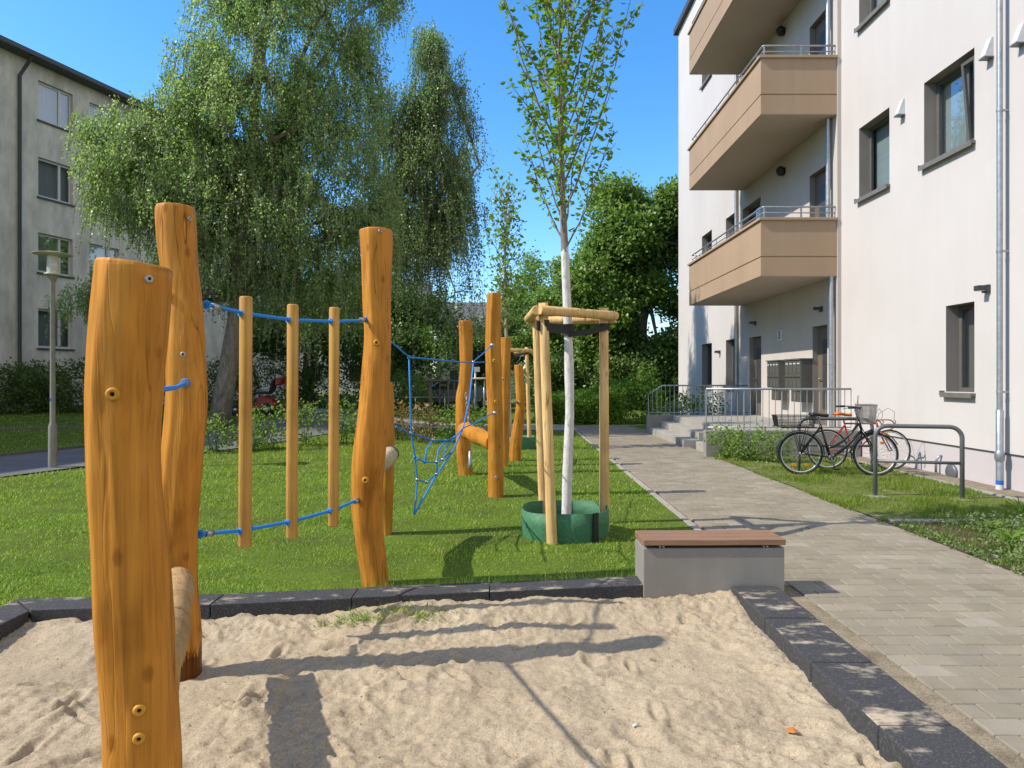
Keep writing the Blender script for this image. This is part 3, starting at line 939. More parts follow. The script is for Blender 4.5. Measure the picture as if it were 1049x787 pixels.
# ------------------------------------------------------------------ PLAYGROUND posts
def post(label, D, prof, zbase, caps, group, lump=.075, seed=0, name='playground_post', mat='robinia', tilt=0.0):
    """prof rows (py, xl, xr) give the hewn log's real outline at its distance D"""
    prof = sorted(prof, key=lambda p: -p[0])
    ys = np.array([p[0] for p in prof]); c = np.array([(p[1] + p[2]) / 2 for p in prof]); r = np.array([(p[2] - p[1]) / 2 for p in prof])
    zs = H + (HY - ys) * D / F; xs = (c - CX) * D / F; rs = r * D / F
    z0, z1 = zbase - .25, zs[-1]
    if z0 < zs[0]:
        zs = np.concatenate([[z0], zs]); xs = np.concatenate([[xs[0]], xs]); rs = np.concatenate([[rs[0]], rs])
    base = (float(np.interp(zbase, zs, xs)), D, zbase)
    t = thing(name, label, 'play post', base, 0, group)
    nz, nn = 72, 64
    zz = np.concatenate([np.linspace(z0, z1 - .016, nz), [z1 - .007, z1, z1 + .0015]])
    th = np.linspace(0, 2 * math.pi, nn, endpoint=False)
    # smooth interpolation of the outline
    def sm(vals):
        k_ = np.interp(zz, zs, vals)
        for _ in range(3):
            k_[1:-1] = (k_[:-2] + 2 * k_[1:-1] + k_[2:]) / 4
        return k_
    cx, rr = sm(xs), sm(rs)
    TH, ZZ = np.meshgrid(th, zz)
    facet = vnoise2(TH / (2 * math.pi) * 7 % 7 + 20 * seed, ZZ * 1.6 + 9, 50 + seed)
    # make angle periodic by blending
    wgt = TH / (2 * math.pi)
    f0 = vnoise2(TH * 1.4 + 20, ZZ * 1.9 + 9, 50 + seed) * (1 - wgt) + vnoise2((TH - 2 * math.pi) * 1.4 + 20, ZZ * 1.9 + 9, 50 + seed) * wgt
    f0 = np.sign(f0) * np.abs(f0) ** .8
    f1 = vnoise2(TH * 3.2 + 20, ZZ * 7 + 9, 70 + seed) * (1 - wgt) + vnoise2((TH - 2 * math.pi) * 3.2 + 20, ZZ * 7 + 9, 70 + seed) * wgt
    RR = rr[:, None] * (1 + lump * 2.2 * f0 + lump * .7 * f1)
    nf = 7 + seed % 3
    ph = (TH + .35 * np.sin(ZZ * 1.1 + seed) + seed) % (2 * math.pi / nf) - math.pi / nf
    fac = np.cos(math.pi / nf) / np.cos(ph)
    keep_ = np.clip(.55 + 1.1 * vnoise2(TH * .9 + 40, ZZ * 2.3 + 5, 90 + seed), 0, .95) * S(np.minimum(TH, 2 * math.pi - TH) / .5)
    RR = RR * (1 + keep_ * (fac / fac.mean() - 1) * 1.15)
    RR[-3:] *= np.array([[.985], [.955], [.93]])
    yoff = .03 * np.sin(ZZ * 2.1 + seed) * S((ZZ - zbase) / .5)
    Vv = np.stack([cx[:, None] + RR * np.cos(TH), D + yoff + RR * np.sin(TH), ZZ + 0 * TH], -1)
    topf = (np.abs(ZZ - z1) < .0075)
    Vv[..., 2] += np.where(topf, tilt * (np.cos(TH)) * rr[-1], 0)
    m = len(zz)
    mb = MB(); faces = []
    for i in range(m - 1):
        for j in range(nn):
            j2 = (j + 1) % nn
            faces.append((i * nn + j, i * nn + j2, (i + 1) * nn + j2, (i + 1) * nn + j))
    mb.add(Vv.reshape(-1, 3), faces, True)
    for i_ in range((m - 4) * nn, (m - 1) * nn): mb.s[i_] = False
    mb.f.append(tuple((m - 1) * nn + j for j in range(nn))); mb.s.append(False)
    mb.build('trunk_log', M[mat], t)
    t_r = lambda z: (float(np.interp(z, zz, cx)), float(np.interp(z, zz, rr)))
    for (px, py, rad, kind) in caps:
        z = WZ(py, D)
        x_c, r_c = t_r(z)
        u = min(.92, max(-.92, ((px - CX) * (D - .8 * r_c) / F - x_c) / r_c))
        nrm = Vector((u, -math.sqrt(1 - u * u), 0))
        yo = .03 * math.sin(z * 2.1 + seed) * float(S((z - zbase) / .5))
        q = Vector((x_c, D + yo, z)) + nrm * (r_c * .985)
        mm = Matrix.Translation(q) @ nrm.to_track_quat('Z', 'Y').to_matrix().to_4x4()
        rw = rad * D / F
        if kind == 'yellow':
            cm = MB().lathe([(rw, -.02), (rw, .008), (rw * .86, .016), (rw * .42, .017), (rw * .30, .010), (rw * .30, -.0)], 20, mm)
            cap = cm.build('bolt_cap', M['yellow_cap'], t)
            MB().lathe([(rw * .29, -.01), (rw * .29, .006), (0.0005, .008)], 12, mm).build('bolt', M['dark_bolt'], cap)
        else:
            wsh = MB().lathe([(rw, -.02), (rw, .004), (rw * .85, .007), (rw * .45, .007), (rw * .42, .001), (rw * .42, -.01)], 16, mm).build('washer', M['washer'], t)
            MB().lathe([(rw * .41, -.01), (rw * .41, .003), (.0005, .005)], 12, mm).build('bolt', M['dark_bolt'], wsh)
    return t


GP = 'hewn robinia posts of the climbing course'
p1 = [(272, 110.5, 174.5), (280, 109, 175), (300, 108.5, 173.5), (350, 103, 170), (400, 98.5, 164), (450, 96, 160), (500, 95, 161.5), (550, 97, 166), (600, 98.5, 170.5), (650, 100, 173.5), (700, 103.5, 176), (787, 108, 180), (860, 110, 182)]
post('thick wavy robinia post nearest the viewer, cut off by the bottom edge', 2.2, p1, -.06,
     [(124, 403, 6.5, 'yellow'), (140, 715, 6, 'yellow'), (140, 743, 6, 'yellow'), (154, 290, 4, 'steel')], GP, .06, 1, tilt=-.12)
p2 = [(211, 158.5, 196.5), (218, 157.5, 197), (250, 161, 199), (269, 164, 200), (308, 171, 206), (348, 173, 209), (387, 174.5, 212), (411, 175, 214), (446, 173, 212), (500, 167, 207), (558, 164.6, 202), (597, 165, 201), (655, 168, 203), (690, 169, 203.5)]
post('tall bent robinia post in the sand with the blue rope looped on its right', 3.59, p2, -.055,
     [(175.5, 305, 4.2, 'yellow'), (169.5, 553, 4, 'yellow'), (207, 225, 2.2, 'steel'), (191, 364, 2.6, 'steel')], GP, .06, 2, mat='robinia_stained')
p3 = [(235, 368.5, 401), (245, 369, 401.5), (269, 370, 400), (308, 371.6, 399), (348, 373.5, 400), (387, 370, 399.5), (426, 367, 398), (466, 362.5, 395.5), (500, 360.7, 392), (538, 363.4, 391.5), (577, 369, 396.6), (602, 373, 398.5)]
post('tall curved robinia post rising from the lawn right of the three hanging poles', 4.95, p3, 0,
     [(386, 352, 3.2, 'yellow'), (376, 489, 3.4, 'yellow'), (389, 239, 1.8, 'steel')], GP, .055, 3)
p3b = [(392, 384, 402.5), (410, 385, 403.5), (450, 386, 404.5), (500, 386, 404), (547, 389, 401.5)]
post('short robinia post half hidden behind the curved post', 6.6, p3b, 0, [], GP, .04, 4)
p4 = [(329, 470, 484), (375, 471, 484), (392, 470, 483.5), (406, 467, 481), (440, 466.5, 482), (470, 468, 483), (487, 470, 484.5)]
post('bent mid height robinia post behind the blue net, log beam fixed to it', 10.7, p4, 0, [], GP, .04, 5)
p5 = [(301, 498.8, 513.6), (356, 497, 513.4), (394, 498, 514.2), (432, 499.5, 515.7), (470, 500, 516), (509, 500.2, 515.8)]
post('straight tall robinia post holding the right side of the blue net', 8.68, p5, 0,
     [(506.5, 370, 1.9, 'yellow'), (508, 411.5, 1.9, 'yellow'), (508.5, 488, 1.6, 'steel')], GP, .03, 6)
p6 = [(346, 512.5, 523.2), (375, 512.5, 522.8), (432, 513, 522.2), (478, 513, 521)]
post('robinia post half covered by the tall straight post', 11.67, p6, 0, [(514.5, 388, 1.4, 'steel')], GP, .03, 7)
p7 = [(374, 526.8, 536), (413, 528.9, 538), (428, 527, 537.4), (444, 524, 535.6), (460, 522, 534), (472, 522, 533.6)]
post('short curved robinia post farthest along the course, left of the green rings', 12.5, p7, 0, [(531.5, 412, 1.4, 'steel')], GP, .04, 8)


def log_beam(label, pts, rad, mat, capmat=None, seed=0):
    t = thing('balance_log', label, 'log beam', tuple(pts[0]), 0, 'logs joining the posts')
    pts = [Vector(p) for p in pts]
    # resample
    dens = []
    for i in range(len(pts) - 1):
        for k_ in range(8): dens.append(pts[i].lerp(pts[i + 1], k_ / 8))
    dens.append(pts[-1])
    for _ in range(6):
        dens = [dens[0]] + [(dens[i - 1] + dens[i] * 2 + dens[i + 1]) / 4 for i in range(1, len(dens) - 1)] + [dens[-1]]
    rr = [rad * (1 + .07 * math.sin(i * .9 + seed)) for i in range(len(dens))]
    rr[0] *= .93; rr[-1] *= .93
    MB().tube(dens, rr, 18).build('trunk_log', M[mat], t)
    if capmat:
        d = (dens[0] - dens[1]).normalized()
        MB().tube([dens[0] - d * .06, dens[0] + d * .012], [rr[0] * 1.05, rr[0] * 1.04], 18).build('bark_ring', M[capmat], t)
    return t


log_beam('pale bare log running low between the two posts standing in the sand', [(-1.695, 3.46, .475), (-1.43, 2.85, .44), (-1.22, 2.3, .41)], .08, 'robinia_bare')
log_beam('weathered pale log with dark bark rim behind the curved post', [(-1.125, 6.34, .80), (-1.20, 5.75, .69), (-1.04, 5.05, .60)], .08, 'pale_log', 'bark_rim')
log_beam('orange log beam hung level between two posts behind the blue net', [(-.74, 10.5, .72), (-.50, 9.6, .70), (-.22, 8.75, .68)], .115, 'robinia')


def rope(name, label, pts, rad, ends=(), group='blue ropes of the climbing course', cat='rope'):
    t = thing(name, label, cat, tuple(pts[0]), 0, group)
    P_ = [Vector(p) for p in pts]
    MB().tube(P_, rad, 8).build('cord', M['rope'], t)
    for (i, j, ln) in ends:
        a = P_[i]; d = (P_[j] - a).normalized()
        MB().tube([a + d * .045, a + d * (.045 + ln)], rad * 1.75, 12).build('ferrule', M['steel'], t)
        mm = Matrix.Translation(a + d * .01) @ Vector((d.x * .2 + .2, -1, 0.1)).normalized().to_track_quat('Z', 'Y').to_matrix().to_4x4()
        MB().torus(.016, rad * .8, 20, 8, mm).build('eye_loop', M['rope'], t)
    return t


def line_between(a, b, sag, n=14):
    a, b = np.array(a, float), np.array(b, float)
    return [tuple(a * (1 - t) + b * t + np.array([0, 0, -sag * 4 * t * (1 - t)])) for t in np.linspace(0, 1, n)]


def through(pxs, A, B):
    """points on the vertical plane through plan points A and B, seen at given pixels"""
    out = []
    for px, py in pxs:
        k_ = (px - CX) / F
        t = (k_ * A[1] - A[0]) / ((B[0] - A[0]) - k_ * (B[1] - A[1]))
        X_, Y_ = A[0] + (B[0] - A[0]) * t, A[1] + (B[1] - A[1]) * t
        out.append((X_, Y_, H + (HY - py) * Y_ / F))
    return out


A2, A3 = (-1.71, 3.59), (-1.015, 4.95)
up = through([(210, 312), (218, 313.5), (252, 321.5), (300, 328), (342, 329.5), (369, 328.5), (377, 327.5)], A2, A3)
rope('climbing_rope', 'upper blue rope carrying the three hanging poles between two tall posts', up, .0105, [(0, 2, .05), (6, 4, .04)])
lo = through([(203, 547.5), (212, 547), (252, 543), (300, 534), (342, 522.5), (362, 514), (371, 511)], A2, A3)
rope('climbing_rope', 'lower blue rope passing through the feet of the three hanging poles', lo, .0105, [(0, 2, .05), (6, 4, .04)])
rope('climbing_rope', 'short blue rope between the nearest post and the tall bent post', [(-1.20, 2.30, 1.46), (-1.45, 2.95, 1.462), (-1.66, 3.475, 1.478)], .010, [(2, 1, .035)])

poles = [(252, 304, 560, 6.4, 'thickest'), (300, 312, 551, 5.7, ''), (342.5, 315, 539, 5.2, '')]
plabel = ['round wooden hanging pole nearest the tall bent post, first of three', 'round wooden hanging pole in the middle of the three on the ropes',
          'round wooden hanging pole nearest the curved post, last of three']
for (px, yt, yb, hw, _), lb in zip(poles, plabel):
    top = through([(px, yt)], A2, A3)[0]; bot = through([(px - 1, yb)], A2, A3)[0]
    rr = hw * top[1] / F
    t = thing('hanging_pole', lb, 'play pole', bot, 0, 'hanging poles on the blue ropes')
    v0, v1 = Vector(bot), Vector(top); d = (v1 - v0)
    MB().tube([v0, v0 + d * .004, v0 + d * .3, v0 + d * .7, v0 + d * .994, v1], [rr * .88, rr, rr * 1.01, rr * .99, rr, rr * .86], 20).build('pole', M['dowel'], t)
    for yy_ in (up, lo):
        rpz = np.interp(top[1], [p[1] for p in yy_], [p[2] for p in yy_])
        f_ = (rpz - bot[2]) / (top[2] - bot[2]); q = v0.lerp(v1, f_)
        dr = Vector((.455, .89, 0))
        MB().tube([q - dr * (rr + .012), q + dr * (rr + .012)], .018, 10).build('grommet', M['rope'], t)

# net
N1, N2 = (-1.0, 4.95), (-.2, 8.68)
net = thing('climbing_net', 'blue rope net with a V shaped hanging mesh between two robinia posts', 'rope net', (-.82, 5.76, .3), 0, 'blue ropes of the climbing course')


def seg(pxs, r=.0085):
    q = through(pxs, N1, N2)
    return [Vector(p) for p in q]


Lw = []
mb = MB()
def strand(pxs, r=.0072, parent=net, name='cord'):
    q = seg(pxs)
    mbx = MB(); mbx.tube(q, r, 7); return mbx.build(name, M['rope'], parent)


strand([(400.5, 350), (409, 357.5), (419, 366)])
strand([(419, 366), (440, 368), (465, 370.5), (485, 371.5), (498, 371)])
strand([(485, 370.5), (494, 363), (503, 354.5)])
strand([(419, 366), (420, 400), (421.5, 445), (425, 468), (427.5, 492), (426, 512), (424, 527)])
strand([(485, 371.5), (481, 410), (474.5, 438), (464, 462), (447, 487), (434, 510), (424.5, 527)], .0085)
strand([(405.5, 437), (420, 444), (443.5, 451), (457, 451.5), (466, 448), (474.5, 438.5), (490, 432), (505, 423)])
strand([(427, 470), (435, 473.5), (447.5, 473.5), (453.5, 471)])
strand([(427.5, 491.5), (437, 494), (447.5, 485.5)])
strand([(443.5, 451), (437, 460), (435, 473.5)])
strand([(457, 451.5), (449, 461), (447.5, 473.5), (447.5, 485)])
strand([(466, 448), (457, 459), (453.5, 470), (461.5, 463.5)])
for (px, py) in [(419, 366), (485, 371), (443.5, 451), (457, 451.5), (435, 473.5), (447.5, 473.5), (453.5, 471), (437, 494), (466, 448), (427.5, 491.5), (461.5, 463.5), (447.5, 486), (425, 468), (420.5, 444)]:
    q = seg([(px, py)])[0]
    blue = (px * 7 + py) % 3 > 1
    MB().lathe([(.0005, -.016), (.014, -.012), (.016, 0), (.014, .012), (.0005, .016)], 10, Matrix.Translation(q)).build('clamp', M['rope'] if blue else M['steel'], net)
for (px, py) in [(503.5, 354), (506, 423)]:
    q = seg([(px, py)])[0] + Vector((.01, -.06, 0))
    MB().lathe([(.0005, -.02), (.024, -.012), (.026, .0), (.02, .014), (.0005, .02)], 12, Matrix.Translation(q) @ Matrix.Rotation(R(90), 4, 'X')).build('end_fitting', M['galv'], net)

# steel shackles and chain holding the level log
sk = thing('shackle_chain', 'galvanised shackle and chain hanging from the bent post to the level log', 'chain', tuple(P(478, 405, 10.4)), 0)
q0, q1 = P(477.5, 405, 10.42), P(481, 445, 10.3)
for i in range(9):
    t_ = i / 8; c_ = q0 * (1 - t_) + q1 * t_
    mm = Matrix.Translation(Vector(c_)) @ Matrix.Rotation(R(90 * (i % 2)), 4, 'Z') @ Matrix.Rotation(R(90), 4, 'X') @ Matrix.Diagonal((.6, 1.2, 1, 1))
    MB().torus(.028, .009, 14, 6, mm).build('link', M['galv'], sk)
MB().lathe([(.0005, -.09), (.03, -.08), (.03, .08), (.0005, .09)], 10, Matrix.Translation(Vector(q1) + Vector((0, 0, .06)))).build('shackle', M['galv'], sk)
bs = thing('rope_tail', 'grey steel cable end on the lower part of the bent post', 'cable', tuple(P(482, 470, 10.3)), 0)
MB().tube([P(481.5, 462, 10.35), P(481.5, 475, 10.35), P(481, 480, 10.35)], [.02, .026, .034], 9).build('cable', M['galv'], bs)

# bar between the two farthest posts
fb = thing('cross_bar', 'thin grey bar joining the two farthest robinia posts', 'bar', tuple(P(520, 412, 11.8)), 0)
MB().tube([P(519, 412.5, 11.7), P(530, 412, 12.45)], .022, 10).build('bar', M['pale_log'], fb)

# ------------------------------------------------------------------ staked young trees
def staked(label, lbs, cx, cy, wid, dep, h, r, ringR, ringH, zg, top_in=.0, ring=True, wood_='stake', legs=None):
    fr = thing('tree_stakes', label, 'tree stake frame', (cx, cy, zg), 0, 'timber stake frames round young trees')
    legs = legs or [((cx - wid * .42, cy - dep * .5), (cx - wid * .5, cy - dep * .5)), ((cx - wid * .48, cy + dep * .5), (cx - wid * .53, cy + dep * .5)), ((cx + wid * .5, cy), (cx + wid * .5, cy))]
    tops = []
    for (bx, by), (tx, ty) in legs:
        p0, p1 = Vector((bx, by, zg - .3)), Vector((tx, ty, zg + h)); tops.append(p1)
        pts = [p0.lerp(p1, k_ / 8) for k_ in range(9)]
        MB().tube(pts, [r * (1.06 - .02 * k_ + random.uniform(-.02, .02)) for k_ in range(9)], 14).build('stake', M[wood_], fr)
    for i, j, dz in ((0, 2, -.075), (0, 1, -.075), (1, 2, -.10)):
        a, b = tops[i] + Vector((0, 0, dz)), tops[j] + Vector((0, 0, dz))
        d = (b - a).normalized()
        side = Vector((d.y, -d.x, 0)) * (r * 1.5 if (i, j) != (1, 2) else -r * 1.5)
        if (i, j) == (0, 1): side = -side
        MB().tube([a - d * .10 + side, a - d * .09 + side, b + d * .09 + side, b + d * .10 + side], [r * .8, r * .92, r * .9, r * .78], 14).build('crossbar', M[wood_], fr)
    return fr, tops


fr, tops = staked('near stake frame of three round timbers and crossbars over the front green ring', None, .60, 6.6, .62, .75, 2.19, .048, .4, .27, 0,
                  legs=[((.375, 6.2), (.285, 6.25)), ((.34, 7.0), (.245, 6.95)), ((.91, 6.72), (.90, 6.70))])


def strap(label, tops, tx, ty, z, w=.055):
    t = thing('tree_strap', label, 'strap', (tx, ty, z), 0, 'black straps on the young trees')
    def band(a, b, wd):
        a, b = Vector(a), Vector(b)
        d = (b - a); n_ = Vector((-d.y, d.x, 0)).normalized() * .006
        up_ = Vector((0, 0, wd / 2))
        k_ = 6; m_ = MB()
        pts = [a.lerp(b, i / k_) + Vector((0, 0, -.01 * math.sin(math.pi * i / k_))) for i in range(k_ + 1)]
        vs = []
        for p in pts: vs += [p - up_ - n_, p + up_ - n_, p + up_ + n_, p - up_ + n_]
        fs = []
        for i in range(k_):
            for j in range(4): fs.append((i * 4 + j, i * 4 + (j + 1) % 4, (i + 1) * 4 + (j + 1) % 4, (i + 1) * 4 + j))
        fs += [(0, 1, 2, 3), (k_ * 4 + 3, k_ * 4 + 2, k_ * 4 + 1, k_ * 4)]
        m_.add(vs, fs); return m_
    l0, l2 = tops[0], tops[2]
    band((l0.x - .06, l0.y - .05, z + .02), (tx, ty - .055, z + .01), w * 1.6).build('webbing', M['strap'], t)
    band((tx, ty - .055, z - .04), (l2.x + .05, l2.y - .05, z + .04), w).build('webbing', M['strap'], t)
    MB().tube([(tx, ty, z - .05), (tx, ty, z + .06)], .058, 16, False).build('trunk_loop', M['strap'], t)
    MB().tube([(l2.x, l2.y, z + .01), (l2.x, l2.y, z + .075)], .0475, 16, False).build('stake_loop', M['strap'], t)
    MB().tube([(l0.x + .01, l0.y, z - .03), (l0.x + .01, l0.y, z + .07)], .0475, 16, False).build('stake_loop', M['strap'], t)


strap('black strap tying the white trunk to the near stake frame', tops, .54, 6.6, 1.965)


def ring(label, cx, cy, rad, h, z0, seed=1, seam=True):
    t = thing('watering_ring', label, 'watering ring', (cx, cy, z0), 0, 'green plastic watering rings')
    n_ = 64; vs = []; fs = []
    for i in range(n_):
        a = 2 * math.pi * i / n_
        rr = rad * (1 + .025 * math.sin(2 * a + seed) + .012 * math.sin(5 * a + seed * 2))
        for q in ((rr, -.06), (rr * 1.02, h * .5), (rr * 1.01, h + .008 * math.sin(3 * a)), (rr * 1.01 - .006, h + .008 * math.sin(3 * a)), (rr * 1.02 - .006, h * .5), (rr - .006, -.06)):
            vs.append((cx + q[0] * math.cos(a), cy + q[0] * math.sin(a), z0 + q[1]))
    for i in range(n_):
        j = (i + 1) % n_
        for k_ in range(5): fs.append((i * 6 + k_, j * 6 + k_, j * 6 + k_ + 1, i * 6 + k_ + 1))
    m_ = MB(); m_.add(vs, fs, True); m_.build('ring_wall', M['green_ring'], t)
    if seam:
        a = R(-52)
        mm = Matrix.Translation((cx + rad * 1.025 * math.cos(a), cy + rad * 1.025 * math.sin(a), z0)) @ Matrix.Rotation(a, 4, 'Z')
        MB().box((-.004, -.03, -.03), (.012, .03, h + .004), mm).build('seam_strip', M['black'], t)
    # soil inside
    m_ = MB(); m_.lathe([(rad * .97, .05), (rad * .5, .075), (.001, .08)], 24, Matrix.Translation((cx, cy, z0))).build('soil', M['soil'], t)
    return t


ring('large green plastic watering ring round the white trunk in front', .51, 6.6, .405, .262, 0)

# the young tree itself: upswept branches, real leaves
yt = thing('young_tree', 'young upright tree with white painted trunk inside the near stake frame', 'tree', (.52, 6.6, 0), 0, 'young trees')
mb = MB()
tp = [(.52, 6.6, -.05), (.535, 6.6, .6), (.56, 6.6, 1.2), (.545, 6.6, 1.9), (.515, 6.6, 2.6), (.49, 6.6, 3.2), (.475, 6.6, 3.9), (.47, 6.62, 4.8), (.50, 6.6, 5.7), (.52, 6.6, 6.6)]
tr_ = [.052, .048, .045, .043, .038, .029, .021, .015, .010, .005]
# smooth trunk
tz = np.linspace(-.05, 6.6, 40)
ti = np.array(tp)
tpts = [(np.interp(z, ti[:, 2], ti[:, 0]), np.interp(z, ti[:, 2], ti[:, 1]), z) for z in tz]
mb.tube(tpts, [float(np.interp(z, ti[:, 2], tr_)) * (1 + random.uniform(-.05, .05)) for z in tz], 12)
LC, LT = [], []
nb = 38
for i in range(nb):
    z0 = 2.75 + 3.4 * (i / nb) ** 1.1
    x0 = np.interp(z0, ti[:, 2], ti[:, 0]); a = i * 2.4 + random.uniform(-.4, .4)
    Ln = (1.9 if i < 24 else 1.2) * random.uniform(.6, 1.1) * (1.0 if i > 4 else .75)
    spread = random.uniform(.26, .50)
    pts = []
    for k_ in range(9):
        t = k_ / 8
        out = Ln * spread * (t ** .85) ; zz = z0 + Ln * (t * .80 + .18 * t * t)
        pts.append((x0 + math.cos(a) * out + random.uniform(-.012, .012), 6.6 + math.sin(a) * out + random.uniform(-.012, .012), zz))
    mb.tube(pts, list(np.linspace(.0105, .0025, 9)), 6, False)
    # side twigs with leaves
    def leafline(pl, dens_):
        for k2 in range(len(pl) - 1):
            a_, b_ = np.array(pl[k2]), np.array(pl[k2 + 1])
            m_ = max(1, int(np.linalg.norm(b_ - a_) * dens_))
            for _ in range(m_):
                c_ = a_ + (b_ - a_) * random.random()
                d_ = rng.normal(size=3); d_[2] = -.25 + .4 * d_[2]; d_ /= np.linalg.norm(d_)
                LC.append(c_ + d_ * .055); LT.append(d_)
    leafline(pts[1:], 38)
    for k2 in range(2, 8):
        if random.random() < .8:
            s_ = np.array(pts[k2]); aa = a + random.uniform(-1.6, 1.6); l2 = random.uniform(.12, .38)
            e_ = s_ + np.array([math.cos(aa) * l2 * .6, math.sin(aa) * l2 * .6, l2 * .7])
            mb.tube([s_, (s_ + e_) / 2 + rng.normal(size=3) * .012, e_], [.005, .004, .002], 5, False)
            leafline([s_, (s_ + e_) / 2, e_], 50)
mb.build('trunk', M['young_bark'], yt)
V, Fq, lt = leaf_quads(np.array(LC), np.full(len(LC), .066), np.array(LT), .62, .25, True)
link_mesh('crown', fast_mesh('crown', V - np.array([.52, 6.6, 0], np.float32), Fq, lt), M['leaf_young'], yt)

# second staked tree farther along
fr2, tops2 = staked('small stake frame with crossbars farther back beside the curved post', None, .02, 14.6, .62, .75, 2.17, .045, .4, .27, 0,
                    legs=[((-.29, 14.3), (-.30, 14.3)), ((-.3, 15.1), (-.3, 15.1)), ((.39, 14.6), (.31, 14.6))])
ring('small green watering ring farther back behind the curved post', .14, 14.75, .36, .26, 0, 2, False)
strap('black strap on the stake frame farther back', tops2, -.02, 14.7, 2.02)
y2 = thing('young_tree', 'slender young tree rising behind the robinia posts', 'tree', (-.02, 14.7, 0), 0, 'young trees')
mb = MB(); mb.tube([(-.02, 14.7, -.05), (-.08, 14.7, 1.2), (-.13, 14.7, 2.6), (-.15, 14.7, 4.0), (-.10, 14.7, 5.6)], [.05, .045, .035, .022, .006], 9)
LC = []
for i in range(34):
    z0 = 2.5 + 2.9 * i / 34; a = i * 2.4; Ln = random.uniform(.6, 1.15)
    pts = [(-.13 + math.cos(a) * Ln * .42 * t, 14.7 + math.sin(a) * Ln * .42 * t, z0 + Ln * t * .7) for t in np.linspace(0, 1, 6)]
    mb.tube(pts, list(np.linspace(.012, .004, 6)), 5, False)
    for k_ in range(34):
        t = random.uniform(.15, 1); LC.append(np.array([-.13 + math.cos(a) * Ln * .42 * t, 14.7 + math.sin(a) * Ln * .42 * t, z0 + Ln * t * .7]) + rng.normal(size=3) * .08)
mb.build('trunk', M['young_bark_plain'], y2)
V, Fq, lt = leaf_quads(np.array(LC), np.full(len(LC), .10), None, .65)
link_mesh('crown', fast_mesh('crown', V - np.array([-.02, 14.7, 0], np.float32), Fq, lt), M['leaf_mid'], y2)

# ------------------------------------------------------------------ bench
bn = thing('bench', 'grey concrete block bench with brown wooden slat seat beside the sandpit', 'bench', (1.39, 4.9, 0), R(1.0))
MB().box((-.488, -.185, -.2), (.492, .105, .33)).build('concrete_base', M['concrete'], bn, bevel=.006, local=True)
for i in range(3):
    y0 = -.2 + i * .103
    MB().box((-.49, y0, .352), (.495, y0 + .096, .392)).build('seat_slat', M['bench_wood'], bn, bevel=.004, local=True)
for x_ in (-.36, .36):
    MB().box((x_ - .03, -.17, .33), (x_ + .03, .09, .352)).build('bracket', M['black'], bn, local=True)
    for dx in (-.012, .012):
        MB().lathe([(.008, 0), (.008, .012), (.0005, .013)], 8, Matrix.Translation((x_ + dx, -.172, .34)) @ Matrix.Rotation(R(90), 4, 'X')).build('bolt', M['steel'], bn, local=True)

# small litter
n = 260
xk = rng.uniform(-2.6, 1.45, n); yk = rng.uniform(1.9, 4.4, n)
zk = np.array([SZ[2][np.argmin(abs(SZ[1] - b_)), np.argmin(abs(SZ[0] - a_))] for a_, b_ in zip(xk, yk)]) + .003
V, Fq, lt = leaf_quads(np.stack([xk, yk, zk], 1), np.full(n, .013), unit(rng.normal(size=(n, 3)) * np.array([1, 1, .15])), .5)
db = link_mesh('debris', fast_mesh('debris', V, Fq, lt), M['bark']); tag(db, 'tiny dark bits of bark and leaf scattered over the sand', 'debris', kind='stuff')
def sandz(x, y): return float(SZ[2][np.argmin(abs(SZ[1] - y)), np.argmin(abs(SZ[0] - x))])


_l = sandz(1.23, 3.0) + .006
lf = MB(); lf.add([(1.205, 2.99, _l), (1.235, 2.975, _l + .008), (1.26, 3.0, _l), (1.245, 3.03, _l + .006), (1.215, 3.025, _l + .002)], [(0, 1, 2, 3, 4)])
ol = lf.build('fallen_leaf', M['leaf_red'], origin=(1.23, 3.0, -.015)); ol.data.materials[0] = plain('orange_leaf', (.6, .2, .03), .7)
ol.location.z += .0
tag(ol, 'small orange fallen leaf lying on the sand near the right kerb', 'leaf')
st_ = MB(); st_.tube([(.535, 3.02, sandz(.55, 3.025) + .006), (.56, 3.03, sandz(.55, 3.025) + .008)], .006, 8)
tag(st_.build('paper_scrap', M['white_plastic'], origin=(.55, 3.02, -.03)), 'tiny white scrap lying on the open sand', 'litter')


# ------------------------------------------------------------------ RIGHT BUILDING
BX = 6.7
bld = thing('apartment_building', 'white rendered apartment building with beige balconies along the right side of the path', 'building', (BX, 15, 0))


def wall_panel(mb, rb, plane, u0, u1, z0, z1, holes, depth, axis='y', sgn=1):
    """wall at x=plane spanning u (world y) with rectangular holes; reveals go into +x"""
    us = sorted({u0, u1, *[h[0] for h in holes], *[h[1] for h in holes]})
    zs = sorted({z0, z1, *[h[2] for h in holes], *[h[3] for h in holes]})
    for i in range(len(us) - 1):
        for j in range(len(zs) - 1):
            um, zm = (us[i] + us[i + 1]) / 2, (zs[j] + zs[j + 1]) / 2
            if any(h[0] < um < h[1] and h[2] < zm < h[3] for h in holes): continue
            mb.add([(plane, us[i], zs[j]), (plane, us[i + 1], zs[j]), (plane, us[i + 1], zs[j + 1]), (plane, us[i], zs[j + 1])], [(0, 1, 2, 3)])
    for a, b, c, d in holes:
        p, q = plane, plane + depth
        rb.add([(p, a, c), (p, b, c), (p, b, d), (p, a, d), (q, a, c), (q, b, c), (q, b, d), (q, a, d)],
               [(0, 1, 5, 4), (1, 2, 6, 5), (2, 3, 7, 6), (3, 0, 4, 7)])


TOPZ = 15.4
REV = [(0, 1, 5, 4), (1, 2, 6, 5), (2, 3, 7, 6), (3, 0, 4, 7)]
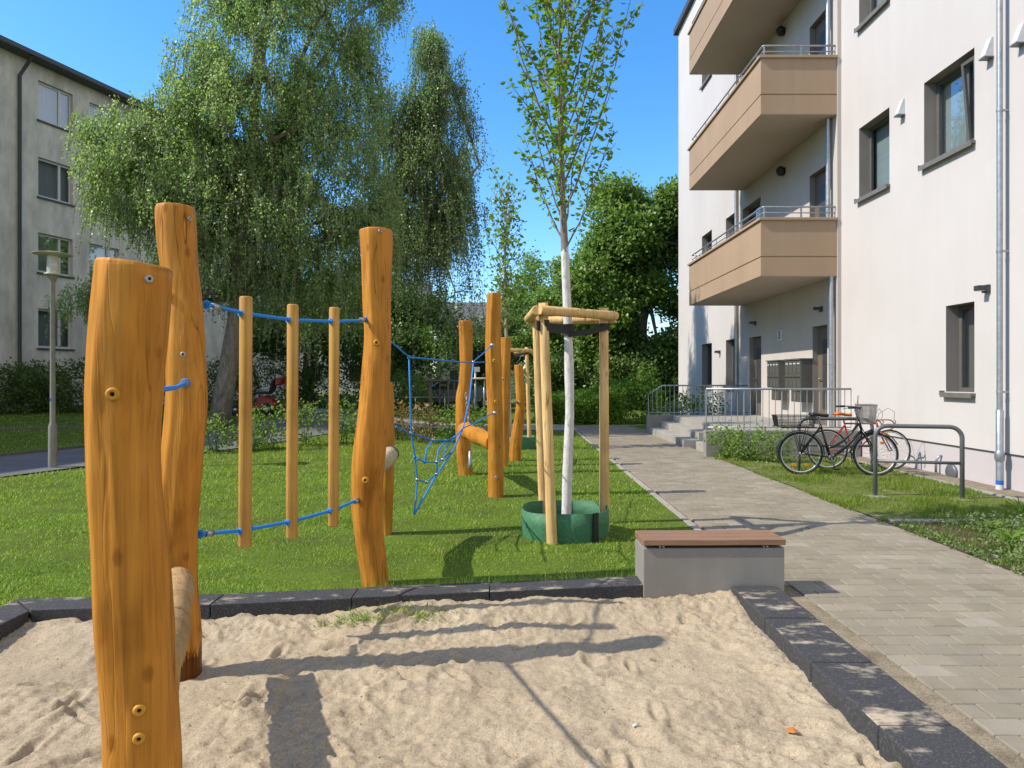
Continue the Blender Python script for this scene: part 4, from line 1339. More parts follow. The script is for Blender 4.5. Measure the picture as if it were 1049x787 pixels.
# near facade windows (y0,y1,z0,z1)
near_w = [(12.13, 13.19, 4.96, 6.32), (9.90, 11.11, 4.96, 6.30), (9.90, 10.55, 1.30, 2.62),
          (12.13, 13.19, 8.26, 9.62), (9.90, 11.11, 8.26, 9.60), (12.13, 13.19, 11.56, 12.92), (9.9, 11.11, 11.56, 12.9),
          (5.2, 6.4, 4.96, 6.3), (5.2, 6.4, 8.26, 9.6), (5.2, 5.85, 1.3, 2.62)]
far_w = [(22.9, 24.1, 1.25, 2.70), (20.45, 21.4, 1.25, 2.70), (22.9, 24.1, 5.05, 6.5), (20.45, 21.4, 5.05, 6.5), (22.9, 24.1, 8.4, 9.8), (20.45, 21.4, 8.4, 9.8), (22.9, 24.1, 11.75, 13.2), (20.45, 21.4, 11.75, 13.2)]
wl, rv = MB(), MB()
wall_panel(wl, rv, BX, 1.0, 13.9, .49, TOPZ, near_w, .23)
wall_panel(wl, rv, BX, 20.1, 27.5, .49, TOPZ, far_w, .23)
# far end wall, roof side
wl.add([(BX, 27.5, 0), (BX + 12, 27.5, 0), (BX + 12, 27.5, TOPZ), (BX, 27.5, TOPZ)], [(0, 1, 2, 3)])
wl.add([(BX, 1.0, 0), (BX + 12, 1.0, 0), (BX + 12, 1.0, TOPZ), (BX, 1.0, TOPZ)], [(0, 1, 2, 3)])
wl.add([(BX + 12, 1, 0), (BX + 12, 27.5, 0), (BX + 12, 27.5, TOPZ), (BX + 12, 1, TOPZ)], [(0, 1, 2, 3)])
wl.build('wall', M['render_white'], bld)
MB().add([(BX + .02, 1.0, -.3), (BX + .02, 13.9, -.3), (BX + .02, 13.9, .485), (BX + .02, 1.0, .485)], [(0, 1, 2, 3)]).add(
    [(BX + .02, 20.1, -.3), (BX + .02, 27.5, -.3), (BX + .02, 27.5, .485), (BX + .02, 20.1, .485)], [(0, 1, 2, 3)]).build('plinth', M['plinth'], bld)
MB().box((BX - .004, 1.0, .478), (BX + .03, 13.9, .490)).build('plinth_joint', M['dark_metal'], bld)
MB().box((BX - .16, .9, TOPZ), (BX + 12.2, 27.7, TOPZ + .22)).build('roof', M['roof_dark'], bld)
# beige bay behind the balconies
doors = [(18.15, 19.05, .5, 2.64), (14.35, 15.05, .5, 2.64), (14.35, 15.2, 3.78, 6.0), (14.35, 15.2, 7.08, 9.3), (14.35, 15.2, 10.4, 12.6)]
w2, r2_ = MB(), MB()
BW = 6.62
bayw = [(18.2, 19.6, 5.05, 6.35), (18.2, 19.6, 8.35, 9.65)]
wall_panel(w2, r2_, BW, 13.9, 20.1, -.2, TOPZ, doors + bayw, .2)
w2.add([(BW, 13.9, -.2), (BX + .1, 13.9, -.2), (BX + .1, 13.9, TOPZ), (BW, 13.9, TOPZ)], [(0, 1, 2, 3)])
w2.add([(BW, 20.1, -.2), (BX + .1, 20.1, -.2), (BX + .1, 20.1, TOPZ), (BW, 20.1, TOPZ)], [(0, 1, 2, 3)])
w2.build('bay_wall', M['render_beige'], bld)


def window(y0, y1, z0, z1, plane, depth, tilt=False, split=False, blind='blind', sill=True):
    q = plane + depth - .03
    fw = .065
    m_ = MB()
    m_.box((q, y0, z0), (q + .05, y0 + fw, z1)); m_.box((q, y1 - fw, z0), (q + .05, y1, z1))
    m_.box((q, y0 + fw, z0), (q + .05, y1 - fw, z0 + fw)); m_.box((q, y0 + fw, z1 - fw), (q + .05, y1 - fw, z1))
    if split:
        ym = y0 + (y1 - y0) * .36; m_.box((q - .004, ym - .04, z0 + fw), (q + .05, ym + .04, z1 - fw))
    w = m_.build('window', M['win_frame'], bld)
    p_, q_ = plane, plane + depth
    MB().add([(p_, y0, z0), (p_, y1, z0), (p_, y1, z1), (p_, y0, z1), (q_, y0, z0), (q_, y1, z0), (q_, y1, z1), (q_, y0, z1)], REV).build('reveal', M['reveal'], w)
    MB().add([(q + .02, y0 + fw, z0 + fw), (q + .02, y1 - fw, z0 + fw), (q + .02, y1 - fw, z1 - fw), (q + .02, y0 + fw, z1 - fw)], [(0, 1, 2, 3)]).build('pane', M['glass'], w)
    MB().add([(q + .12, y0, z0), (q + .12, y1, z0), (q + .12, y1, z1), (q + .12, y0, z1)], [(0, 1, 2, 3)]).build('blind', M[blind], w)
    if tilt:   # tilted-open sash leaning inwards: its rim stands out as a slanting strip
        mm = Matrix.Translation((q - .01, (y0 + ym if False else y0), z0 + fw)) @ Matrix.Rotation(R(-5), 4, 'Y')
        hgt = z1 - z0 - 2 * fw; a, b = .07, (y1 - y0) * .36 - .05
        m2 = MB()
        m2.box((-.03, a, 0), (.01, a + .05, hgt), mm); m2.box((-.03, b - .05, 0), (.01, b, hgt), mm)
        m2.box((-.03, a + .05, 0), (.01, b - .05, .05), mm); m2.box((-.03, a + .05, hgt - .05), (.01, b - .05, hgt), mm)
        m2.build('tilted_sash', M['win_frame'], w)
    if sill:
        m3 = MB(); m3.box((plane - .07, y0 - .03, z0 - .055), (plane + depth - .035, y1 + .03, z0 - .012)); m3.box((plane - .078, y0 - .034, z0 - .085), (plane - .066, y1 + .034, z0 - .010))
        m3.box((plane - .078, y1 + .03, z0 - .055), (plane + .01, y1 + .045, z0 + .015))
        m3.build('sill', M['sill'], w)
    return w


for i, (a, b, c, d) in enumerate(near_w):
    window(a, b, c, d, BX, .23, tilt=(i in (1,)), split=(i in (1, 4)), blind='blind' if i != 2 else 'reveal')
for i, (a, b, c, d) in enumerate(far_w):
    window(a, b, c, d, BX, .23, blind='curtain')
for (a, b, c, d) in bayw:
    window(a, b, c, d, BW, .2, blind='curtain')
for (a, b, c, d) in doors:
    dr = MB().box((BW + .12, a, c), (BW + .17, b, d)).build('door', M['door'], bld)
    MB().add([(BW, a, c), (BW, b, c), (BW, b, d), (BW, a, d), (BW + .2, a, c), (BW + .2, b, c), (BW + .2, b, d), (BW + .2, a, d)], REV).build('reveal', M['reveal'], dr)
    m_ = MB(); m_.box((BW + .105, a + .25, c + .35), (BW + .121, b - .25, d - .3)); m_.build('door_pane', M['dark_metal'], dr)
    MB().tube([(BW + .12, b - .1, c + 1.0), (BW + .06, b - .1, c + 1.0), (BW + .06, b - .22, c + 1.0)], .012, 8).build('handle', M['steel'], dr)

# balconies
def balcony(z_bot, z_gr, z_top, rail=True):
    x0, x1, y0, y1 = 5.07, BW - .003, 13.92, 19.55
    th = .16
    m_ = MB()
    # parapet: upper band, groove, lower band (real shadow gap)
    def ring_(za, zb, ins):
        a, b, c, d = x0 + ins, x1, y0 + ins, y1 - ins
        m_.box((a, c, za), (a + th - ins, d, zb))
        m_.box((a + th - ins, c, za), (b, c + th - ins, zb)); m_.box((a + th - ins, d - th + ins, za), (b, d, zb))
    ring_(z_bot + .01, z_gr - .012, 0); ring_(z_gr + .012, z_top - .055, 0); ring_(z_gr - .012, z_gr + .012, .02)
    b_ = m_.build('balcony', M['balcony'], bld)
    cp = MB(); e = .045
    cp.box((x0 - e, y0 - e, z_top - .055), (x0 + th + .01, y1 + e, z_top)); cp.box((x0 + th + .01, y0 - e, z_top - .055), (x1, y0 + th + .01, z_top)); cp.box((x0 + th + .01, y1 - th - .01, z_top - .055), (x1, y1 + e, z_top))
    cp.build('coping', M['balcony'], b_, bevel=.006)
    MB().box((x0 + .012, y0 + .012, z_bot), (x1, y1 - .012, z_bot + .2)).build('soffit', M['soffit'], b_)
    if rail:
        r_ = MB(); zt = z_top + .235
        xm, ya, yb = x0 + .07, y0 + .07, y1 - .07
        for z in (zt, z_top + .115):
            rr = .019 if z == zt else .012
            r_.tube([(x1, ya, z), (xm + .02, ya, z), (xm, ya + .02, z), (xm, yb, z)], rr, 8)
            r_.tube([(xm, yb, z), (x1, yb, z)], rr, 8)
        for x in (xm + .02, xm + .78, x1 - .12): r_.box((x - .018, ya - .006, z_top), (x + .018, ya + .006, zt))
        y = ya + .35
        while y < yb: r_.box((xm - .006, y - .018, z_top), (xm + .006, y + .018, zt)); y += .95
        r_.build('railing', M['galv'], b_)
    return b_


balcony(3.585, 3.985, 4.78); balcony(6.88, 7.29, 8.08); balcony(10.19, 10.6, 11.40); balcony(13.5, 13.9, 14.7)

# downpipes
def downpipe(x, y, z0, z1, r=.05, lower=None, band=True):
    m_ = MB(); m_.tube([(x, y, z0), (x, y, z1)], r, 16, False)
    d_ = m_.build('downpipe', M['galv'], bld)
    if lower:
        m2 = MB(); m2.lathe([(r * 1.0, lower), (r * 1.25, lower - .01), (r * 1.25, z0), ], 18, Matrix.Translation((x, y, 0)))
        m2.lathe([(r * 1.3, lower - .55), (r * 1.7, lower - .58), (r * 1.7, lower - .66), (r * 1.3, lower - .7)], 18, Matrix.Translation((x, y, 0)))
        m2.build('standpipe', M['galv'], d_)
    if band:
        MB().lathe([(r * 1.29, z0 + .05), (r * 1.29, z0 + .11)], 18, Matrix.Translation((x, y, 0))).build('blue_band', M['blue_band'], d_)
        MB().lathe([(r * 1.3, z0 - .02), (r * 1.3, z0 + .05)], 18, Matrix.Translation((x, y, 0))).build('white_collar', M['white_plastic'], d_)
    for z in np.arange(z0 + 1.3, z1, 1.9):
        m3 = MB(); m3.lathe([(r * 1.12, z - .02), (r * 1.16, z), (r * 1.12, z + .02)], 14, Matrix.Translation((x, y, 0))); m3.box((x, y - .012, z - .012), (BX, y + .012, z + .012)); m3.build('bracket', M['galv'], d_)
    return d_


downpipe(6.58, 9.22, .02, TOPZ, .036, 1.08)
downpipe(6.53, 13.98, .5, 3.585, .045, None, False)
downpipe(6.53, 14.12, 3.8, 6.88, .045, None, False); downpipe(6.53, 14.12, 7.1, 10.19, .045, None, False)
downpipe(6.56, 20.0, .5, TOPZ, .05, None, False)

# vents and lamps on the wall
for (yv, zv) in ((11.7, 6.1), (9.56, 6.08), (8.96, 5.98)):
    m_ = MB(); m_.prism([(BX, .06), (BX - .03, .05), (BX - .12, -.19), (BX - .11, -.21), (BX, -.21)], yv - .055, yv + .055, Matrix.Translation((0, 0, zv + .12)))
    v_ = m_.build('vent_hood', M['white_plastic'], bld)
    MB().box((BX - .13, yv - .065, zv - .108), (BX - .005, yv + .065, zv - .092)).build('drip_plate', M['grey_metal'], v_)


def wall_lamp(y, z, plane, round_=False):
    if round_:
        m_ = MB(); m_.lathe([(.0005, -.11), (.09, -.10), (.12, -.04), (.12, .02), (.1, .03), (.05, .03), (.05, .12)], 18, Matrix.Translation((plane - .07, y, z)) @ Matrix.Rotation(R(65), 4, 'Y'))
        return m_.build('wall_lamp', M['black'], bld)
    m_ = MB(); m_.box((plane - .17, y - .05, z - .02), (plane - .004, y + .05, z + .05)); m_.box((plane - .05, y - .06, z - .05), (plane, y + .06, z + .06))
    o = m_.build('wall_lamp', M['dark_metal'], bld, bevel=.006)
    MB().box((plane - .16, y - .04, z - .027), (plane - .06, y + .04, z - .0205)).build('diffuser', M['white_plastic'], o)
    return o


wall_lamp(9.62, 2.76, BX); wall_lamp(18.55, 3.0, BW); wall_lamp(14.6, 2.98, BW)
wall_lamp(16.6, 9.95, BW, True); wall_lamp(16.6, 6.55, BW, True)
wall_lamp(22.0, 2.35, BX); 

# house number plaque
pl = thing('house_number_sign', 'small white house number plate reading 3 above the letterboxes', 'sign', (BW, 16.85, 2.56))
MB().box((BW - .03, 16.72, 2.43), (BW - .002, 16.99, 2.70)).build('plate', M['white_plastic'], pl, bevel=.006)
tcu = bpy.data.curves.new('digit', 'FONT'); tcu.body = '3'; tcu.size = .27; tcu.align_x = 'CENTER'; tcu.align_y = 'CENTER'; tcu.extrude = .002
tmp_ = bpy.data.objects.new('digit_curve', tcu)
COL.objects.link(tmp_); bpy.context.view_layer.update()
dm_ = bpy.data.meshes.new_from_object(tmp_.evaluated_get(bpy.context.evaluated_depsgraph_get())); bpy.data.objects.remove(tmp_)
to = bpy.data.objects.new('digit', dm_); COL.objects.link(to); to.parent = pl
to.location = (-.034, .005, .005); to.rotation_euler = (R(90), 0, R(-90)); dm_.materials.clear(); dm_.materials.append(M['dark_metal'])

# letterboxes
for (y0, y1, lb) in ((16.30, 17.03, 'dark grey letterbox cabinet farther along the beige wall, stepped at its lower corner'), (15.05, 15.9, 'dark grey letterbox cabinet on the beige wall nearer the right hand door')):
    t = thing('letterbox_cabinet', lb, 'letterbox', (6.5, (y0 + y1) / 2, 1), 0, 'letterbox cabinets by the entrance')
    m_ = MB(); m_.box((6.36, y0, 1.28), (BW - .002, y1, 1.92)); m_.box((6.36, y0 + .0, .98), (BW - .002, y0 + (y1 - y0) * .62, 1.279))
    m_.build('cabinet', M['mailbox'], t, bevel=.008)
    MB().box((6.33, y0 - .02, 1.921), (BW - .002, y1 + .02, 1.95)).build('cover', M['grey_metal'], t)
    n_ = 4
    for r_ in range(3):
        for c_ in range(n_):
            ya, yb = y0 + (y1 - y0) * c_ / n_ + .012, y0 + (y1 - y0) * (c_ + 1) / n_ - .012
            if r_ == 2 and c_ > 1: continue
            zt = 1.90 - r_ * .31
            m2 = MB(); m2.box((6.352, ya, zt - .28), (6.359, yb, zt)); d_ = m2.build('flap_door', M['mailbox'], t)
            MB().box((6.346, ya + .03, zt - .075), (6.3515, yb - .03, zt - .05)).build('slot', M['white_plastic' if r_ == 0 else 'black'], d_)

# entrance platform, steps and railings
ep = thing('entrance_steps', 'pale concrete entrance steps and landing in front of the doors', 'steps', (4.0, 16, 0))
m_ = MB(); m_.box((4.42, 13.32, -.1), (BW - .01, 18.74, .495)); m_.build('landing', M['pale_concrete'], ep, bevel=.01)
m_ = MB(); m_.box((4.08, 14.95, -.1), (4.419, 18.74, .33)); m_.build('step', M['pale_concrete'], ep, bevel=.01)
m_ = MB(); m_.box((3.75, 14.95, -.1), (4.079, 18.74, .165)); m_.build('step', M['pale_concrete'], ep, bevel=.01)
m_ = MB(); m_.box((3.90, 13.32, -.1), (4.419, 14.5, .17)); m_.build('step', M['pale_concrete'], ep, bevel=.01)
MB().box((3.72, 13.1, -.2), (6.69, 13.30, .50)).build('side_wall', M['concrete'], ep, bevel=.008)
m_ = MB()
for a, b in ((3.72, 4.85), (4.86, 5.95), (5.96, 6.6)): m_.box((a, 18.76, -.2), (b, 18.95, .50))
m_.build('side_wall', M['concrete'], ep, bevel=.008)


def railing(label, y, x0, x1, zb, zt, slope=False):
    t = thing('handrail', label, 'railing', (x0, y, zb), 0, 'grey bar railings at the entrance steps')
    m_ = MB(); m_.tube([(x0, y, zb + .06), (x1, y, zb + .06)], .012, 6)
    if slope: m_.tube([(x0, y, zt - .25), (x0 + .38, y, zt), (x1, y, zt)], .02, 8)
    else: m_.tube([(x0, y, zt), (x1, y, zt)], .02, 8)
    m_.build('rail', M['galv'], t)
    m_ = MB(); n_ = int((x1 - x0) / .118)
    for i in range(n_ + 1):
        x = x0 + (x1 - x0) * i / n_
        top = zt if not slope or x > x0 + .38 else zt - .25 + .25 * (x - x0) / .38
        m_.tube([(x, y, zb + (.06 if i % 6 else 0)), (x, y, top)], .0075 if i % 6 else .013, 6, False)
    m_.build('bars', M['galv'], t)


railing('nearer grey bar railing on the low concrete wall by the bicycles', 13.2, 3.75, 6.55, .50, 1.30)
railing('farther grey bar railing with sloping end beyond the entrance steps', 18.85, 3.76, 6.5, .50, 1.31, True)

# small vent cover at the wall foot
wv = thing('cellar_vent', 'small grey half round vent and bent pipe at the foot of the white wall', 'vent', (BX - .02, 10.45, .08))
m_ = MB(); m_.lathe([(.13, 0), (.13, .03), (.11, .045), (.0005, .05)], 24, Matrix.Translation((BX + .018, 10.42, .07)) @ Matrix.Rotation(R(-90), 4, 'Y')); m_.build('grille', M['grey_metal'], wv)
MB().tube([(BX - .05, 10.72, .03), (BX - .05, 10.72, .2), (BX - .03, 10.70, .27), (BX + .02, 10.68, .3)], .018, 8).build('pipe', M['galv'], wv)


# ------------------------------------------------------------------ bike stands
def bike_stand(label, x0, y0, x1, y1, h, zb=0):
    t = thing('bicycle_stand', label, 'bicycle stand', (x0, y0, zb), 0, 'grey tubular bicycle stands')
    a, b = Vector((x0, y0, zb)), Vector((x1, y1, zb)); d = (b - a).normalized(); Lh = (b - a).length; rc = .14
    pts = [a + Vector((0, 0, -.15)), a + Vector((0, 0, h - rc))]
    for k_ in range(1, 7):
        an = math.pi / 2 * k_ / 6; pts.append(a + d * (rc - rc * math.cos(an)) + Vector((0, 0, h - rc + rc * math.sin(an))))
    for k_ in range(0, 7):
        an = math.pi / 2 * k_ / 6; pts.append(b - d * (rc - rc * math.sin(an)) + Vector((0, 0, h - rc + rc * math.cos(an))))
    pts.append(b + Vector((0, 0, -.15)))
    MB().tube(pts, .027, 14).build('hoop', M['grey_metal'], t)
    MB().tube([a + Vector((0, 0, h * .5)) + d * .02, b + Vector((0, 0, h * .5)) - d * .02], .02, 12).build('crossbar', M['grey_metal'], t)
    return t


bike_stand('empty grey tube bicycle stand in front of the ground floor window', 4.635, 8.72, 5.58, 8.47, .90)
bike_stand('grey tube bicycle stand between the two parked bicycles', 4.62, 11.0, 5.72, 10.85, .86)

# paver collars of the stands
for (x, y, lb) in ((4.60, 8.66, 'flat paving stone at the left foot of the empty stand'), (5.5, 8.44, 'flat paving stone at the right foot of the empty stand')):
    o = MB().box((x - .09, y - .09, -.05), (x + .13, y + .09, .014)).build('paving_stone', M['concrete'], origin=(x, y, 0), bevel=.004)
    tag(o, lb, 'paving stone', 'paving stones at the bicycle stands')


# ------------------------------------------------------------------ bicycles
def bicycle(label, loc, rz, base, frame_m, saddle_m, style, lean=0.0):
    t = thing('bicycle', label, 'bicycle', loc, rz, 'bicycles parked at the stands')
    t.rotation_euler = (lean, 0, rz)
    Rw = .335; rh, fh = Vector((0, 0, Rw)), Vector((base, 0, Rw))
    RX = Matrix.Rotation(R(90), 4, 'X')
    for nm, c in (('wheel', rh), ('wheel', fh)):
        w = MB().torus(Rw - .018, .019 if style == 'city' else .013, 48, 8, Matrix.Translation(c) @ RX).build('wheel', M['tyre'], t, local=True)
        m_ = MB().torus(Rw - .043, .011, 44, 6, Matrix.Translation(c) @ RX @ Matrix.Diagonal((1, 1, .9, 1))); m_.build('rim', M['alu'], w, local=True)
        m_ = MB()
        for i in range(28):
            a = 2 * math.pi * i / 28; e = c + Vector((math.cos(a) * (Rw - .05), 0, math.sin(a) * (Rw - .05)))
            a2 = a + .7 * (1 if i % 2 else -1); s = c + Vector((math.cos(a2) * .025, .025 * (1 if i % 4 < 2 else -1), math.sin(a2) * .025))
            m_.tube([s, e], .0013, 4, False)
        m_.build('spokes', M['steel'], w, local=True)
        MB().tube([c + Vector((0, -.05, 0)), c + Vector((0, .05, 0))], .02, 12).build('hub', M['galv'], w, local=True)
        if style == 'city':
            for aa in (1.1 + (3.1 if c is rh else 0), 4.0 + (1.2 if c is rh else 1.6)):
                q = c + Vector((math.cos(aa) * .2, -.012, math.sin(aa) * .2))
                MB().box((q.x - .028, q.y - .006, q.z - .02), (q.x + .028, q.y + .006, q.z + .02)).build('reflector', M['orange_reflector'], w, bevel=.004, local=True)
    bb = Vector((base * .40, 0, .28)); st = Vector((base * .27, 0, .78)); ht = Vector((base * .785, 0, .82)); hb = Vector((base * .82, 0, .70))
    m_ = MB(); ft = .018 if style == 'city' else .0145
    if style == 'city':      # low step-through frame with swooping tube
        sw = [hb, Vector((base * .70, 0, .55)), Vector((base * .57, 0, .405)), Vector((base * .47, 0, .315)), bb]
        sw2 = [ht, Vector((base * .68, 0, .66)), Vector((base * .56, 0, .525)), Vector((base * .45, 0, .445)), Vector((base * .36, 0, .43))]
        m_.tube(sw, ft * 1.25, 8); m_.tube(sw2, ft, 8)
    else:
        st = Vector((base * .285, 0, .76)); ht = Vector((base * .80, 0, .765)); hb = Vector((base * .83, 0, .64))
        m_.tube([st, ht], ft, 8); m_.tube([hb, bb], ft, 8)
    m_.tube([st, bb], ft, 8); m_.tube([ht + (ht - hb) * .2, hb], ft * 1.25, 8)
    for s in (-.05, .05):
        off = Vector((0, s, 0))
        m_.tube([rh + off, bb + off * .5], ft * .65, 6); m_.tube([rh + off, st + off * .3 + Vector((0, 0, -.03))], ft * .6, 6)
    m_.build('frame', M[frame_m], t, local=True)
    m_ = MB()
    for s in (-.05, .05):
        off = Vector((0, s, 0)); m_.tube([hb + off * .6, (hb + fh) / 2 + off + Vector((.01, 0, 0)), fh + off], ft * .7, 6)
    m_.tube([hb + Vector((0, -.04, 0)), hb + Vector((0, .04, 0))], ft, 6)
    m_.build('fork', M[frame_m if style != 'city' else 'black_gloss'], t, local=True)
    sd = st + (st - bb) * .24
    m_ = MB(); m_.tube([st, sd], .013, 8); m_.build('seat_post', M['steel'], t, local=True)
    # saddle: tapering nose
    m_ = MB(); rows = []
    for k_ in range(7):
        u = k_ / 6; wd = .085 * (1 - u) ** 1.3 + .018; x = sd.x - .12 + .27 * u; z = sd.z + .05 + .012 * (1 - u) + .008 * math.sin(u * 6)
        rows.append([(x, -wd, z - .03), (x, -wd * .8, z), (x, 0, z + .008), (x, wd * .8, z), (x, wd, z - .03), (x, 0, z - .045)])
    fs = []
    for k_ in range(6):
        for j in range(6): fs.append((k_ * 6 + j, k_ * 6 + (j + 1) % 6, (k_ + 1) * 6 + (j + 1) % 6, (k_ + 1) * 6 + j))
    fs += [(0, 1, 2, 3, 4, 5), (36 + 5, 36 + 4, 36 + 3, 36 + 2, 36 + 1, 36)]
    m_.add([p for r_ in rows for p in r_], fs, True); m_.build('saddle', M[saddle_m], t, local=True)
    # crank
    m_ = MB(); m_.torus(.085, .006, 28, 6, Matrix.Translation(bb + Vector((0, -.045, 0))) @ RX)
    m_.lathe([(.0005, -.012), (.045, -.01), (.045, .01), (.0005, .012)], 16, Matrix.Translation(bb + Vector((0, -.05, 0))) @ RX)
    ca = R(-75); d = Vector((math.cos(ca), 0, math.sin(ca))) * .17
    for s in (1, -1):
        m_.tube([bb + Vector((0, -.06 * s, 0)), bb + Vector((0, -.075 * s, 0)) + d * s], .010, 6)
    cr = m_.build('crank', M['dark_metal'] if style == 'city' else M['steel'], t, local=True)
    for s in (1, -1):
        q = bb + Vector((0, -.12 * s, 0)) + d * s
        MB().box((q.x - .045, q.y - .04, q.z - .011), (q.x + .045, q.y + .04, q.z + .011)).build('pedal', M['black'], cr, bevel=.004, local=True)
    m_ = MB()
    for s in (1, -1): m_.tube([rh + Vector((0, -.045, .035 * s)), bb + Vector((0, -.045, .08 * s))], .005, 5)
    m_.build('chain', M['dark_metal'], t, local=True)
    stem = ht + (ht - hb).normalized() * (.20 if style == 'city' else .06)
    m_ = MB(); m_.tube([ht, stem], .012, 8)
    if style == 'city':
        for s in (-1, 1):
            m_.tube([stem, stem + Vector((.05, .12 * s, .05)), stem + Vector((-.04, .24 * s, .055)), stem + Vector((-.17, .28 * s, .05))], .011, 8)
        hb_ = m_.build('handlebar', M['dark_metal'], t, local=True)
        for s in (-1, 1):
            MB().tube([stem + Vector((-.07, .252 * s, .053)), stem + Vector((-.19, .285 * s, .05))], .017, 8).build('grip', M['black'], hb_, local=True)
            MB().tube([stem + Vector((-.0, .23 * s, .03)), stem + Vector((-.09, .27 * s, .01))], .006, 6).build('brake_lever', M['steel'], hb_, local=True)
    else:
        for s in (-1, 1):
            q = stem + Vector((.08, .20 * s, .0))
            pts = [stem, stem + Vector((.06, .08 * s, .0)), q]
            for k_ in range(9):
                an = math.pi / 2 - math.pi * 1.05 * k_ / 8
                pts.append(q + Vector((.02 + .09 * math.cos(an), .02 * s, -.08 + .08 * math.sin(an))))
            m_.tube(pts, .011, 8)
        hb_ = m_.build('handlebar', M['brown_tape'], t, local=True)
        for s in (-1, 1):
            q = stem + Vector((.19, .21 * s, .0)); m2 = MB(); m2.tube([q, q + Vector((.03, 0, -.02)), q + Vector((.0, 0, -.13))], .008, 6); m2.build('brake_lever', M['steel'], hb_, local=True)
            m2 = MB(); m2.tube([q, q + Vector((.02, 0, .12)), q + Vector((-.06, -.05 * s, .19)), q + Vector((-.16, -.16 * s, .10)), ht], .0035, 5); m2.build('brake_cable', M['black'], hb_, local=True)
    if style == 'city':
        for c, a0, a1 in ((rh, R(-5), R(195)), (fh, R(25), R(200))):
            m_ = MB(); n_ = 26; vs = []; fs = []
            for i in range(n_ + 1):
                a = a0 + (a1 - a0) * i / n_
                for (rr, yy_) in ((Rw + .016, -.026), (Rw + .026, 0), (Rw + .016, .026), (Rw + .022, 0)):
                    vs.append((c.x + rr * math.cos(a), yy_, c.z + rr * math.sin(a)))
            for i in range(n_):
                for j in range(4): fs.append((i * 4 + j, i * 4 + (j + 1) % 4, (i + 1) * 4 + (j + 1) % 4, (i + 1) * 4 + j))
            m_.add(vs, fs, True); m_.build('mudguard', M['black_gloss'], t, local=True)
        # rear rack with wide wire basket
        m_ = MB(); zr = .735
        for s in (-.06, .06):
            m_.tube([Vector((-.28, s, zr)), Vector((.24, s, zr))], .007, 6)
            m_.tube([rh + Vector((0, s * .9, 0)), Vector((-.12, s, zr))], .006, 6); m_.tube([rh + Vector((0, s * .9, 0)), Vector((.10, s, zr))], .006, 6)
        for x in (-.28, -.1, .08, .24): m_.tube([(x, -.06, zr), (x, .06, zr)], .006, 6)
        m_.build('rack', M['black'], t, local=True)

        def basket(nm, x0, x1, y0, y1, z0, z1, tp, mat, step=.022, solid=()):
            m_ = MB(); rr = .0022
            def crn(z):
                k_ = (z - z0) / (z1 - z0) * tp; return [(x0 - k_, y0 - k_), (x1 + k_, y0 - k_), (x1 + k_, y1 + k_), (x0 - k_, y1 + k_)]
            for z in np.arange(z0, z1 + .001, step):
                c_ = crn(z); top = z > z1 - step * .9
                for i in range(4): m_.tube([(*c_[i], z), (*c_[(i + 1) % 4], z)], rr * (2.6 if top else 1), 4, False)
            lo_, hi_ = crn(z0), crn(z1)
            for i in range(4):
                j = (i + 1) % 4; n_ = int(math.dist(hi_[i], hi_[j]) / step)
                for k_ in range(n_):
                    u = k_ / n_
                    a = (lo_[i][0] + (lo_[j][0] - lo_[i][0]) * u, lo_[i][1] + (lo_[j][1] - lo_[i][1]) * u, z0)
                    b = (hi_[i][0] + (hi_[j][0] - hi_[i][0]) * u, hi_[i][1] + (hi_[j][1] - hi_[i][1]) * u, z1)
                    m_.tube([a, b], rr, 4, False)
            for k_ in range(int((x1 - x0) / step)):
                x = x0 + k_ * step; m_.tube([(x, y0, z0), (x, y1, z0)], rr, 4, False)
            for i in solid:
                j = (i + 1) % 4
                m_.add([(*lo_[i], z0), (*lo_[j], z0), (*hi_[j], z1), (*hi_[i], z1)], [(0, 1, 2, 3)])
            return m_.build(nm, mat, t, local=True)
        basket('rear_basket', -.36, .16, -.15, .15, .755, .93, .03, M['black'], .024, (3,))
        fx = stem.x
        basket('front_basket', fx + .08, fx + .24, -.13, .13, stem.z - .20, stem.z + .10, .03, M['grey_basket'], .019)
        MB().tube([hb + Vector((.04, 0, -.05)), hb + Vector((.16, 0, .0))], .03, 10).build('headlamp', M['black'], t, local=True)
        MB().box((fh.x + .10, -.034, Rw + .30), (fh.x + .17, -.028, Rw + .33)).build('reflector', M['orange_reflector'], t, local=True)
    return t


ang = math.atan2(-.26, 1.08)
bicycle('black step through bicycle with front basket and rear wire basket beside the path', (4.50, 10.66, 0), R(-8), 1.10, 'black_gloss', 'black', 'city')
bicycle('red racing bicycle with orange saddle and drop handlebars behind the black one', (5.20, 11.25, 0), R(-4), 1.0, 'red_frame', 'orange_saddle', 'race', R(-4))

